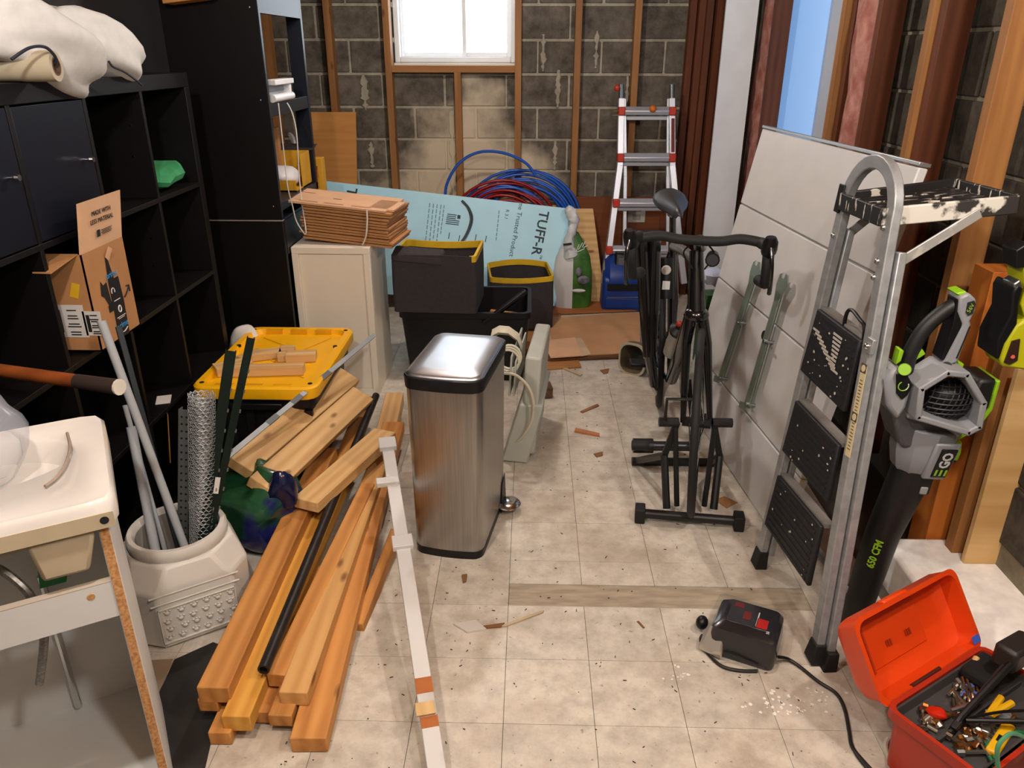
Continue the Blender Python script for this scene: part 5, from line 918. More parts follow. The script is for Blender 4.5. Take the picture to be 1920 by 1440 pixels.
for k,(tl,tr,br,bl) in enumerate((((.02,.895),(.275,.893),(.285,.697),(.005,.70)),((.02,.61),(.305,.61),(.32,.445),(.01,.435)),((.02,.355),(.325,.37),(.34,.18),(.01,.168)))):
    q=[LS(x,y,.006) for x,y in (bl,br,tr,tl)]; t=obj('tread',MB().prism(q,sn*.014),TRD,sl,frame=FS,bevel=.004)
    mb=MB()
    for i in range(9):
        f=(i+.5)/9; a=lerp(q[0],q[3],f)+sn*.0145; b=lerp(q[1],q[2],f)+sn*.0145; mb.bar(lerp(a,b,.06),lerp(a,b,.94),.008,.0025,sn)
    stuff(obj('tread_ridges',mb,TRD,t,smooth=0)); obj('tread_lip',MB().bar(q[3]-sn*.012,q[2]-sn*.012,.03,.012,sv),mat('tread_edge_grey','7d7a75',.6,var=.3),t)
    random.seed(20+k); mb=MB()
    for i in range(26 if k==0 else 12):
        f,g=random.uniform(.06,.94),random.uniform(.05,.95); p=lerp(lerp(q[0],q[3],g),lerp(q[1],q[2],g),f)+sn*.0165; r_=random.uniform(.0015,.005); mb.prism([p+(su*cos(a)+sv*sin(a)*random.uniform(.4,1.2))*r_ for a in [i2*pi/3 for i2 in range(6)]],sn*.0008)
    if k==0:
        for i in range(9): 
            p=lerp(lerp(q[0],q[3],.86-.055*i),lerp(q[1],q[2],.86-.055*i),.50+.012*i+(.0)); mb.bar(p+sn*.0168,p+su*(.05-.0035*i)+sn*.0168,.006,.001,sn)
            p2=lerp(lerp(q[0],q[3],.72-.04*i),lerp(q[1],q[2],.72-.04*i),.06+.07*i); mb.bar(p2+sn*.0168,p2+su*.04+sn*.0168,.006,.001,sn)
    stuff(obj('paint_specks',mb,PS,t,smooth=0))
obj('carry_handle',MB().tube(spline([LS(.16,.89,.006),LS(.165,.93,.01),LS(.19,.945,.012),LS(.24,.935,.012),LS(.265,.925,.01),LS(.27,.885,.006)],4),.005,8),BLK,sl)
la=obj('latch',MB().bar(LS(.32,.875,.014),LS(.32,.915,.014),.03,.012,sn),GA,sl,bevel=.003); obj('latch_button',MB().ball(LS(.32,.893,.022),.009),CHROME,la)
LBL=mat('cream_label','d8c79a',.55,var=.04)
lb0,lb1=LS(wx_(.84)+.012,.84,.0125),LS(wx_(.60)+.006,.60,.0125); w_=obj('warning_label',MB().bar(lb0,lb1,.026,.0012,sn),LBL,sl)
mb=MB()
for f in (.03,.56): c_=lerp(lb0,lb1,f)+sn*.0009; mb.box((0,0,0),(.024,.026,.0006),fxy(c_,lb1-lb0,sn.cross(lb1-lb0)))
for i in range(22):
    f=.16+i*.036
    if .5<f<.62: continue
    c_=lerp(lb0,lb1,f)+sn*.0008; mb.box((0,0,0),(.0022,.017*random.uniform(.6,1),.0005),fxy(c_,lb1-lb0,sn.cross(lb1-lb0)))
obj('label_print',mb,mat('label_brown_print','4e4434',.7),w_,smooth=0); mb=MB()
for f in (.03,.56): mb.lathe([(.009,0),(.009,.0008),(.001,.0008)],14,fxy(lerp(lb0,lb1,f)+sn*.0013,lb1-lb0,sn.cross(lb1-lb0)))
obj('label_oval',mb,LBL,w_)
# platform sticking out to the right
pu=-sn; pu=V((pu.x,pu.y,0)).normalized(); pz=V((0,0,1))
A0,A1=LS(.012,1.195,0),LS(.225,1.195,0)
def PP(a,l,z): return lerp(A0,A1,a)+pu*l+pz*(z+l*.10)
pf=obj('platform',MB().hexa([PP(0,-.02,-.022),PP(1,-.02,-.022),PP(1.1,.29,-.02),PP(-.1,.29,-.02),PP(0,-.02,.004),PP(1,-.02,.004),PP(1.1,.29,.004),PP(-.1,.29,.004)]),PSP,sl,bevel=.003)
for a,b in (((-.02,-.02),(-.12,.30)),((1.02,-.02),(1.12,.30)),((-.12,.30),(1.12,.30)),((-.02,-.02),(1.02,-.02))): obj('platform_rim',MB().bar(PP(a[0],a[1],.002),PP(b[0],b[1],.002),.012,.045,(0,0,1)),PSP if a[0]!=1.02 else mat('spattered_white','c9c5ba',.6,col2='2a2724',scale=12,contrast=(.48,.52),detail=6),pf,bevel=.003)
mb=MB(); [mb.bar(PP(-.08+.13*i,.0,.006),PP(-.1+.15*i,.28,.006),.008,.003) for i in range(9)]; stuff(obj('platform_ridges',mb,PSP,pf))
obj('tray_slot',MB().hexa([PP(.15,.225,.0045),PP(.85,.225,.0045),PP(.85,.27,.0045),PP(.15,.27,.0045),PP(.15,.225,.006),PP(.85,.225,.006),PP(.85,.27,.006),PP(.15,.27,.006)]),DARKIN,pf)
WSP=mat('painted_strut','b9b8b4',.45,.5,col2='d9d6cd',scale=14,contrast=(.5,.55))
obj('platform_strut',MB().bar(LS(.25,1.06,0)+pu*.005,PP(1.13,.21,-.008),.006,.026,(0,0,1)),WSP,sl,bevel=.002); obj('platform_strut',MB().bar(LS(-.0,1.08,0)+pu*.005,PP(-.06,.12,-.015),.006,.026),GA,sl,bevel=.002)
mb=MB(); [mb.ball(q,.008,8,6) for q in (LS(.235,1.17,.012),LS(.248,1.09,.012),LS(.25,1.05,.012),LS(.0,1.2,.013),LS(.0,1.10,.013))]; stuff(obj('rivets',mb,STEEL,sl))
obj('dark_bracket',MB().bar(LS(-.012,1.16,.014),LS(-.012,1.235,.014),.03,.006,sn),BLK,sl,bevel=.002)
# ---- leaf blower leaning on the wall ------------------------------------------------------------------------------
YB1=1.80
lbw=thing('leaf_blower','grey black and lime cordless leaf blower leaning nozzle down between ladder and wall','leaf blower',(0.9427,1.792,0))
BK=mat('blower_black','121213',.5,var=.12); LIME=mat('lime_plastic','86b81e',.4,var=.03); GRY=mat('blower_grey','8b8e92',.42,var=.04); GRD=mat('blower_dark_grey','55575b',.45,var=.05)
n0,n1,n2=V((0.9603,1.83,-0.0093)),V((0.9986,1.84,0.3195)),V((1.048,1.85,0.5368))
ax=(n2-n0).normalized()
obj('nozzle_tube',MB().tube([n0,lerp(n0,n1,.25),lerp(n0,n1,.27),n1,n2],[.036,.037,.041,.045,.054],24),BK,lbw,smooth=35); obj('nozzle_bore',MB().tube([n0-ax*.0005,n0+ax*.002],.032,20),DARKIN,lbw)
m0,m1=n2,V((1.059,1.85,0.7243)); am=(m1-m0).normalized()
FMt=fr(m0,am,(0,-1,0))   # local x up the motor, z toward viewer
obj('motor_shell',MB(FMt).loft([[V((x,r*cos(a),r*.9*sin(a))) for a in [2*pi*j/10+.3 for j in range(10)]] for x,r in ((-.015,.052),(.0,.064),(.05,.078),(.10,.082),(.125,.082))]),GRY,lbw,smooth=25,bevel=.004)
obj('collar',MB(FMt).box((-.035,-.012,.048),(.06,.035,.012)),BK,lbw,bevel=.004); obj('collar_clip',MB(FMt).box((-.05,-.012,.054),(.022,.02,.006)),GRY,lbw,bevel=.003)
obj('shell_panel',MB(FMt).hexa([(-.01,-.052,.05),(-.01,.01,.052),(.105,.012,.078),(.105,-.06,.07),(-.01,-.05,.064),(-.01,.008,.066),(.105,.01,.088),(.105,-.058,.08)]),GRY,lbw,bevel=.006)
nb=obj('name_plate',MB(FMt).hexa([(0,-.048,.062),(0,-.008,.064),(.092,-.006,.084),(.092,-.048,.081),(0,-.048,.068),(0,-.008,.070),(.092,-.006,.0905),(.092,-.048,.087)]),BLK,lbw,bevel=.002)
pc=FMt@V((.046,-.028,.0805)); xd=(FMt.to_3x3()@V((1,0,.21))).normalized(); yd=FMt.to_3x3()@V((0,1,.03))
txt('EGO',.036,fxy(pc+xd*.012,xd,yd),mat('silver_print','c9ccce',.4,.3),nb,bold=.001,sx=.95) if False else None
txt('GO',.036,fxy(pc+xd*.012,xd,yd),mat('silver_print','c9ccce',.4,.3,var=0),nb,bold=.0012,sx=.92); 
mb=MB(fxy(pc-xd*.030,xd,yd)); [mb.box((0,y,0),(.020,.0055,.0008)) for y in (-.0125,0,.0125)]; obj('lime_letter_bars',mb,LIME,nb)
p65=lerp(n0,n1,.86); vd=(V((0,0,H))-p65).normalized(); vd=(vd-ax*vd.dot(ax)).normalized(); txt('650 CFM',.028,fxy(p65+vd*.0495+vd.cross(ax)*.0,ax,vd.cross(ax)),LIME,lbw,bold=.0008,sx=.85)
# intake head: octagonal grey frame with black mesh dome
hc=V((1.06,1.82,0.7531)); 
ring=[(0.9147,1.8,0.7897),(0.9293,1.8,0.8363),(0.97,1.8,0.805),(1.022,1.8,0.8432),(1.067,1.8,0.838),(1.128,1.8,0.763),(1.137,1.8,0.6911),(1.111,1.8,0.6755),(0.9684,1.8,0.7221)]
def frame_(pts,w_,dpt,m,nm): 
    mb=MB(); P=[V(p) for p in pts]
    for i,p in enumerate(P): 
        q=P[(i+1)%len(P)]; d=(q-p).normalized(); mb.bar(p-d*w_*.4,q+d*w_*.4,w_,dpt,(0,-1,0))
    return obj(nm,mb,m,lbw,bevel=.004)
frame_([(0.9606,1.79,0.8034),(1.014,1.79,0.8471),(1.061,1.79,0.842),(1.119,1.79,0.7674),(1.124,1.79,0.7019),(1.101,1.79,0.6864),(0.9683,1.79,0.7268)],.016,.10,GRY,'intake_frame')
obj('front_lobe',MB().prism([(0.8819,1.77,0.8124),(0.8983,1.77,0.8482),(0.9296,1.77,0.8344),(0.9516,1.77,0.8032),(0.9487,1.77,0.7405),(0.935,1.77,0.7031),(0.9003,1.77,0.7443)],(0,.12,0)),GRY,lbw,bevel=.01)
obj('dial_plate',MB().prism([(0.9035,1.766,0.8329),(0.9312,1.766,0.8304),(0.9495,1.766,0.8049),(0.9423,1.766,0.7759),(0.9303,1.766,0.7641),(0.9137,1.766,0.7814)],(0,.01,0)),BLK,lbw,bevel=.002)
dc=V((0.9251,1.763,0.8031)); obj('dial_ring',MB().tube([dc+V((.0125*cos(a),0,.0125*sin(a))) for a in [rad(120+i*22) for i in range(13)]],.0014,6),LIME,lbw); obj('dial_ring_white',MB().tube([dc+V((.0125*cos(a),0,.0125*sin(a))) for a in [rad(-60+i*22) for i in range(5)]],.0014,6),WH,lbw)
obj('mode_button',MB().tube([(0.925,1.775,0.8422),(0.913,1.752,0.8515)],[.016,.014],16),LIME,lbw)
md=MB(Matrix.Translation(hc)@Matrix.Rotation(rad(60),4,'X')).ball((0,0,0),(.062,.05,.06),24,12); obj('intake_dome',md,BLK,lbw,smooth=180)
mb=MB()
for i in range(-4,5):
    mb.tube([hc+V((.014*i+.004*j,-.058*max(.05,1-((.014*i+.004*j)/.075)**2-(j*.011/.06)**2)**.5,.011*j)) for j in range(-5,6)],.002,4)
    if abs(i)<4: mb.tube([hc+V((.014*j,-.060*max(.05,1-(.014*j/.075)**2-(i*.014/.06)**2)**.5,.014*i)) for j in range(-4,5)],.002,4)
stuff(obj('intake_mesh',mb,mat('mesh_black','222325',.5),lbw))
obj('lower_saddle',MB().prism([(0.9624,1.785,0.7321),(1.1,1.785,0.6889),(1.122,1.785,0.6831),(1.109,1.785,0.6493),(1.07,1.785,0.6733),(0.9628,1.785,0.7036)],(0,.12,0)),GRY,lbw,bevel=.006)
obj('head_core',MB().prism([(0.9286,1.8,0.7186),(0.9728,1.8,0.7267),(1.119,1.8,0.6756),(1.101,1.8,0.5975),(0.9744,1.8,0.6114)],(0,.11,0)),GRD,lbw,bevel=.01)
# grip, rear strut, trigger
obj('grip',MB().tube(spline([(0.9504,1.82,0.8212),(0.9546,1.82,0.8717),(0.9767,1.82,0.9353),(1.018,1.82,0.9838),(1.049,1.82,1)],5),[.019]*3+[.0185]*18,14),BK,lbw,smooth=180)
obj('rear_strut',MB().prism([(1.026,1.79,1.023),(1.046,1.79,1.034),(1.067,1.79,1.018),(1.071,1.79,0.9913),(1.065,1.79,0.9643),(1.069,1.79,0.9562),(1.06,1.79,0.8562),(1.031,1.79,0.8416),(1.025,1.79,0.8558),(1.05,1.79,0.9533),(1.03,1.79,0.9869)],(0,.06,0)),GRY,lbw,bevel=.006)
obj('strut_inlay',MB().prism([(1.025,1.795,1.016),(1.033,1.795,1.019),(1.035,1.795,0.988),(1.054,1.795,0.9571),(1.033,1.795,0.8596),(1.019,1.795,0.8594),(1.028,1.795,0.9486)],(0,.05,0)),BLK,lbw,bevel=.003)
obj('strut_groove',MB().prism([(1.065,1.788,0.9501),(1.067,1.788,0.9501),(1.054,1.788,0.8682),(1.051,1.788,0.8682)],(0,.004,0)),DARKIN,lbw)
vb=obj('voltage_badge',MB().prism([(1.046,1.787,1.011),(1.06,1.787,1.016),(1.065,1.787,1.008),(1.064,1.787,0.9842),(1.054,1.787,0.9787),(1.047,1.787,0.9867)],(0,.004,0)),mat('badge_dark','20261c',.5),lbw)
vp=V((1.055,1.786,0.9978)); txt('56V',.014,fxy(vp,V((.35,0,1)),V((-1,0,.35))),mat('badge_lime','8fa84a',.5,var=0),vb)
obj('lime_top',MB().prism([(1.02,1.8,1.03),(1.043,1.8,1.036),(1.048,1.8,1.027),(1.031,1.8,1.022)],(0,.05,0)),LIME,lbw,bevel=.003)
obj('trigger',MB().prism([(0.9579,1.81,0.847),(0.9767,1.81,0.8829),(0.9872,1.81,0.8702),(0.9739,1.81,0.8587)],(0,.02,0)),LIME,lbw,bevel=.002); obj('lock_lever',MB().prism([(0.9147,1.8,0.8434),(0.9167,1.8,0.886),(0.928,1.8,0.8819),(0.9258,1.8,0.8535)],(0,.03,0)),LIME,lbw,bevel=.003)
obj('pivot_boss',MB().tube([(1.031,1.785,0.8479),(1.04,1.8,0.8419)],.012,12),BLK,lbw); obj('lime_catch',MB().prism([(1.067,1.8,0.8551),(1.082,1.8,0.8482),(1.081,1.8,0.8381),(1.067,1.8,0.8437)],(0,.03,0)),LIME,lbw,bevel=.002)
obj('battery_pack',MB().prism([(1.127,1.83,0.707),(1.15,1.83,0.7944),(1.195,1.83,0.795),(1.196,1.83,0.7155),(1.175,1.83,0.6536),(1.131,1.83,0.6215),(1.116,1.83,0.6605)],(0,.1,0)),BK,lbw,bevel=.01)
obj('lime_band',MB().prism([(1.191,1.825,0.7912),(1.199,1.825,0.7942),(1.199,1.825,0.7134),(1.173,1.825,0.6514),(1.13,1.825,0.6225),(1.131,1.825,0.632),(1.166,1.825,0.6637),(1.19,1.825,0.7193)],(0,.1,0)),LIME,lbw,bevel=.002)
obj('lime_latch',MB().prism([(1.117,1.82,0.6028),(1.123,1.82,0.625),(1.141,1.82,0.619),(1.145,1.82,0.5873),(1.142,1.82,0.5616),(1.123,1.82,0.5677)],(0,.03,0)),LIME,lbw,bevel=.004); obj('battery_foot',MB().prism([(1.115,1.84,0.576),(1.137,1.84,0.6211),(1.158,1.84,0.5604),(1.148,1.84,0.5407)],(0,.06,0)),BK,lbw,bevel=.005)
# ---- plywood panel and tool at the right edge --------------------------------------------------------------------
PLYL=wood('light_plywood','c99a5c','e2bf86',rnd=.03,knots=False,bump=.05)
pyx,pyy=1.33,1.965
tag(obj('plywood_sheet',MB().span((pyx,pyy,.131),(1.75,pyy+.018,.77)),PLYL,frame=Matrix.Translation((1.5,pyy,.131)),bevel=.001),'light plywood panel standing on the white curb at right edge','board')
bar('stud',(1.37,2.04,.13),(1.37,2.04,2.3),.10,.042,STUD,wall_r,up=(0,1,0)); bar('stud',(1.49,2.02,.13),(1.49,2.02,2.3),.16,.042,wood('dark_red_stud','5a2c14','7e4320',rnd=.05),wall_r,up=(0,1,0))  # brown studs also stand in for the plywood's upper part in shade
RYB=mat('tool_lime_yellow','b3b414',.45,var=.04); rt_=thing('yellow_power_tool','yellow-green power tool with black grip hanging at the right edge above the plywood','tool',(1.198,1.8,0.8395),)

obj('tool_body',MB().prism([(1.204,1.8,0.9651),(1.183,1.8,0.9512),(1.167,1.8,0.9027),(1.164,1.8,0.8648),(1.177,1.8,0.8421),(1.246,1.8,0.8315),(1.282,1.8,0.8405),(1.205,1.8,1.123),(1.159,1.8,1.115),(1.182,1.8,1.038),(1.18,1.8,1.005)],(0,.08,0)),RYB,rt_,bevel=.006)
obj('tool_grip',MB().prism([(1.173,1.795,1.046),(1.156,1.795,1.053),(1.15,1.795,1.033),(1.16,1.795,0.9798),(1.145,1.795,0.9182),(1.151,1.795,0.8666),(1.162,1.795,0.8625),(1.165,1.795,0.9046),(1.182,1.795,0.9557),(1.173,1.795,1.007)],(0,.09,0)),BLK,rt_,bevel=.005)
obj('black_panel',MB().prism([(1.181,1.796,0.9113),(1.199,1.796,0.9171),(1.207,1.796,0.8612),(1.19,1.796,0.8496),(1.176,1.796,0.8551)],(0,.01,0)),mat('tool_brown_black','2c1a14',.5),rt_); obj('red_dot',MB().tube([(1.191,1.794,0.8717),(1.195,1.8,0.8694)],.005,10),mat('red_led','b83c1c',.5),rt_); obj('steel_nose',MB().prism([(1.148,1.798,1.054),(1.162,1.798,1.066),(1.175,1.798,1.046),(1.16,1.798,1.035)],(0,.05,0)),STEEL,rt_,bevel=.004)
obj('upper_grip',MB().prism([(1.134,1.8,1.135),(1.16,1.8,1.154),(1.175,1.8,1.097),(1.147,1.8,1.09)],(0,.06,0)),BLK,rt_,bevel=.004)

# ---- orange tool box ----------------------------------------------------------------------------------------------
tz=.20; q0,q1=V((.825,1.328,tz)),V((1.14,1.528,tz)); tu=(q1-q0).normalized(); tw=V((tu.y,-tu.x,0)); tl=(q1-q0).length; td=.215
TBM=Matrix((tu,-tw,V((0,0,1)))).transposed().to_4x4(); TBM.translation=V((q0.x,q0.y,0))   # local x along hinge, -y toward the front
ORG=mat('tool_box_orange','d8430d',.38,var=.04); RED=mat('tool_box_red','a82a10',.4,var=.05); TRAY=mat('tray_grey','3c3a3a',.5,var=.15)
tbx=thing('tool_box','open orange-red plastic tool box full of hand tools at bottom right','tool box',M=TBM)
def T(b): return MB(TBM)
def rr2(x0,x1,y0,y1,r,z): return [V((p.x+(x0+x1)/2,p.y+(y0+y1)/2,z)) for p in rrect(x1-x0,y1-y0,r,0,3)]
obj('body',MB(TBM).loft([rr2(.03,tl-.03,-td+.03,-.02,.02,0),rr2(0.01,tl-.01,-td+.01,-.005,.022,tz-.03),rr2(-.006,tl+.006,-td-.006,.008,.025,tz-.026),rr2(-.006,tl+.006,-td-.006,.008,.025,tz),rr2(.004,tl-.004,-td+.004,-.004,.02,tz),rr2(.012,tl-.012,-td+.012,-.012,.02,.03)]),RED,tbx,smooth=35)
tr=obj('tray',MB(TBM).loft([rr2(.012,tl-.012,-td+.02,-.012,.008,tz-.034),rr2(.006,tl-.006,-td+.012,-.006,.008,tz-.006),rr2(.011,tl-.011,-td+.017,-.011,.007,tz-.006),rr2(.017,tl-.017,-td+.025,-.017,.006,tz-.028)]),TRAY,tbx,smooth=30)
obj('tray_divider',MB(TBM).span((.02,-.108,tz-.045),(tl-.02,-.102,tz-.012)),TRAY,tr); obj('tray_handle',MB(TBM).tube([(.075,-.105,tz-.02),(.10,-.105,tz+.01),(.25,-.105,tz+.075),(tl-.02,-.105,tz+.10)],.0085,10),BLK,tr)
# lid: shallow tray hinged back
th=rad(55); LIDM=TBM@Matrix.Translation((0,.006,tz-.005))@Matrix.Rotation(th,4,'X')   # local y runs away from hinge, z is inside
dl=.19
def ring_(g,z): return [V((p.x+tl/2,p.y+dl/2+.004,z)) for p in rrect(tl+.012-2*g,dl-2*g,.028,0,4)]
lid=obj('lid',MB(LIDM).loft([ring_(.012,-.075),ring_(0,-.05),ring_(-.004,-.012),ring_(-.008,0),ring_(.004,.0),ring_(.008,-.045),ring_(.03,-.063)]),ORG,tbx,frame=LIDM,smooth=40)
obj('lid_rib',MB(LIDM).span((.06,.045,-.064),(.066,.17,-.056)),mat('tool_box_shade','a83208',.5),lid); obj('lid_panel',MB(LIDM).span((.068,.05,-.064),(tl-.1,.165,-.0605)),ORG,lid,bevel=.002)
mb=MB(LIDM); 
for cx_ in (.14,.215):
    for i in range(3): mb.span((cx_-.01+.008*i,.085,-.06),(cx_-.005+.008*i,.10,-.0575))
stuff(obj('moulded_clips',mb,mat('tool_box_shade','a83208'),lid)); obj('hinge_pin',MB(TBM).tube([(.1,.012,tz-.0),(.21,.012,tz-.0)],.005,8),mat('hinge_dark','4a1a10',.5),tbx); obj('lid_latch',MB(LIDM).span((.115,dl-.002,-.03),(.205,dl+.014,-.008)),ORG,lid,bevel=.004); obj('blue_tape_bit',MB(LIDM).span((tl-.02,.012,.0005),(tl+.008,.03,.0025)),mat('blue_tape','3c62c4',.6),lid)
def TP(x,y,z=0): return TBM@V((x,y,tz-.027+z))
def tool(nm,label,cat,build,grp='loose tools in the tool box tray'):
    t=thing(nm,label,cat,TP(.1,-.1),grp); build(t); return t
random.seed(31)
SOC=mat('socket_chrome','b9b4aa',.25,1,var=.1); BRASS=mat('brass','9c6b3a',.35,.9,var=.1)
names=['first chrome socket bit at left of rear tray half','second chrome socket bit beside the red knob','slim chrome bit lying over the others','chrome bit pointing toward the lid hinge','long chrome extension bar lying crosswise','chrome bit with dark tip near the blue caps']
for i,lb_ in enumerate(names):
    x=.125+.014*i; a=rad(60+random.uniform(-20,20)); p=TP(x,-.085,.006+.002*i); d=TBM.to_3x3()@V((cos(a),sin(a),.1)); tool('socket_bit',lb_,'bit',lambda t:(obj('shank',MB().tube([p,p+d*.05],.0035,6),SOC,t),obj('socket_end',MB().tube([p-d*.004,p+d*.018],.0058,10),SOC,t)))
p=TP(.115,-.075,.02); tool('steel_punch','grey steel punch lying across the rear tray half','punch',lambda t:obj('shaft',MB().tube([p,p+TBM.to_3x3()@V((.08,-.02,.004))],.0055,8),STEEL,t))
for i in range(26):
    x=random.uniform(.05,.24); y=random.choice((random.uniform(-.085,-.035),random.uniform(-.175,-.125))); a=random.uniform(0,pi); l=random.uniform(.03,.06); p=TP(x,y,.008+.006*random.random()); d=TBM.to_3x3()@V((cos(a),sin(a),random.uniform(-.1,.2))); m_=random.choice((SOC,SOC,STEEL,BRASS))
    tool('loose_bit','small loose metal bit in the jumble on the tool box tray','bit',lambda t:(obj('shank',MB().tube([p-d*l/2,p+d*l/2],.0045,6),m_,t),obj('head',MB().tube([p+d*l*.3,p+d*(l*.5+.004)],.0085,8),m_,t)))
tool('red_plug','bright red plastic knob in left of tray','knob',lambda t:obj('knob',MB(Matrix.Translation(TP(.085,-.062,.018))).ball((0,0,0),(.02,.02,.013),10,6).wob(.008,40,3),mat('knob_red','c0240c',.35),t,smooth=50))
for i,(x,y,r_) in enumerate(((.045,-.055,.011),(.055,-.07,.012),(.07,-.085,.011),(.05,-.085,.01),(.035,-.07,.009))): tool('steel_socket','chrome socket in the left tray corner, number %s from the hinge'%['one','two','three','four','five'][i],'socket',lambda t:obj('socket',MB(Matrix.Translation(TP(x,y,.002))@Matrix.Rotation(rad(30+40*i),4,'Z')@Matrix.Rotation(rad(75),4,'Y')).lathe([(r_,0),(r_,.022),(r_*.7,.022),(r_*.65,.005),(.001,.005)],14),SOC,t,smooth=40))
for i,(x,y) in enumerate(((.05,-.135),(.065,-.128),(.08,-.14),(.095,-.13),(.06,-.155))): tool('brass_fitting','small brass fitting in front tray half, number %s from the left'%['one','two','three','four','five'][i],'fitting',lambda t:(obj('nut',MB(Matrix.Translation(TP(x,y,.004))@Matrix.Rotation(rad(25*i),4,'Z')@Matrix.Rotation(rad(80),4,'Y')).lathe([(.009,0),(.009,.012),(.006,.012),(.006,.02),(.001,.02)],6),BRASS,t,smooth=0)))
for i,(x,y,a) in enumerate(((.2,-.06,40),(.215,-.075,55),(.23,-.05,20))): tool('blue_bit_case','small blue plastic bit cap, number %s right of the chrome bits'%['one','two','three'][i],'cap',lambda t:obj('cap',MB(Matrix.Translation(TP(x,y,.01))@Matrix.Rotation(rad(a),4,'Z')).box((0,0,0),(.028,.014,.012)),mat('cap_blue','4a62a8',.4,var=.1),t,bevel=.003))
for i in range(4): tool('drill_bit','%s brass-coloured drill bit leaning at the rear tray edge'%['leftmost','second','third','rightmost'][i],'drill bit',lambda t:obj('flutes',MB().tube([TP(.19+.014*i,-.075,.006),TP(.235+.016*i,-.03,.022)],.003,6),BRASS,t))
tool('tan_chisel','pale wooden handled chisel at back right of the tray','chisel',lambda t:(obj('handle',MB().tube([TP(.255,-.04,.012),TP(.275,-.03,.03),TP(.30,-.022,.045)],[.007,.011,.007],10),PINE,t),obj('blade',MB().bar(TP(.255,-.04,.012),TP(.20,-.055,.006),.012,.003),STEEL,t)))
tool('utility_knife','yellow utility knife at front edge of the tray','knife',lambda t:(obj('body',MB().bar(TP(.085,-.185,.012),TP(.19,-.165,.018),.026,.016),mat('knife_yellow','d9a70c',.4,var=.05),t,bevel=.005),obj('blade_slider',MB().bar(TP(.12,-.178,.021),TP(.14,-.174,.022),.01,.005),BLK,t)))
tool('wire_cutters','chrome pliers with yellow grip lying over the front tray half','pliers',lambda t:(obj('jaws',MB().bar(TP(.12,-.15,.02),TP(.17,-.13,.024),.018,.009),STEEL,t,bevel=.003),obj('grip',MB().tube([TP(.17,-.13,.024),TP(.24,-.14,.035)],.008,8),mat('knife_yellow','d9a70c'),t),obj('grip',MB().tube([TP(.17,-.128,.024),TP(.235,-.118,.035)],.008,8),mat('knife_yellow','d9a70c'),t)))
tool('black_rod','long black steel rod lying diagonally out over tray front','rod',lambda t:obj('rod',MB().tube([TP(.10,-.115,.035),TP(.20,-.2,.055),TP(.27,-.27,.06)],.0055,8),BLK,t)); tool('black_cable_rod','thinner black cable running beside the long steel rod','cable',lambda t:obj('cable',MB().tube(spline([TP(.105,-.112,.036),TP(.18,-.15,.05),TP(.26,-.2,.055),TP(.33,-.24,.05)],5),.0035,6),BLK,t))
wr_=thing('clear_wrapper','clear plastic wrapper on the right half of the tray','wrapper',TP(.2,-.14),'loose tools in the tool box tray'); obj('film',MB(Matrix.Translation(TP(.205,-.135,.018))).ball((0,0,0),(.03,.02,.008),10,6).wob(.012,40,2),mat('clear_film','b9bec8'),wr_)
hm=thing('black_clamp','black clamp with flat square head resting on the right end of tool box','clamp',TP(.32,-.06,.02)); hp=V((1.138,1.42,0.2825)); obj('clamp_head',MB(rz(30,hp)).box((0,0,0),(.10,.055,.06)),mat('clamp_brown_black','241f1c',.5),hm,bevel=.01); obj('clamp_bar',MB().bar(hp,TP(.07,-.108,.02),.014,.012),BLK,hm,bevel=.002); obj('dark_pad',MB(rz(32,TP(.29,-.05,.03))).box((0,0,0),(.1,.07,.03)).wob(.006,20,2),DARKIN,hm,bevel=.01)
random.seed(8); gh=MB(); gc=V((1.074,1.222,0.14))
for k in range(14):
    r_=.075+.004*(k%4); gh.tube([gc+V((r_*cos(t)+.006*sin(3*t+k),r_*.85*sin(t),-.03+.011*(k//2)+.006*cos(2*t+k))) for t in [2*pi*i/28 for i in range(28)]],.0048,6,closed=True)
tag(obj('green_cord_coil',gh,mat('cord_green','1d6a3c',.45,var=.15),smooth=180),'coil of green extension cord in bottom right corner before tool box','cord')
tag(obj('green_tube_end',MB().tube(spline([(0.9583,1.14,0.227),(0.9498,1.15,0.2745),(0.9634,1.16,0.2929),(0.987,1.17,0.2971),(1.026,1.18,0.2724)],5),.0045,8),mat('cord_green_pale','4a8a64',.45)),'loose pale green cord end looping up left of the green coil','cord')
tag(obj('cream_cable',MB().tube(spline([(0.8959,1.415,0.006),(0.8793,1.391,0.006),(0.8733,1.352,0.006),(0.8876,1.316,0.006)],5),.006,8),CRD),'cream cable end on floor at left foot of tool box','cable')
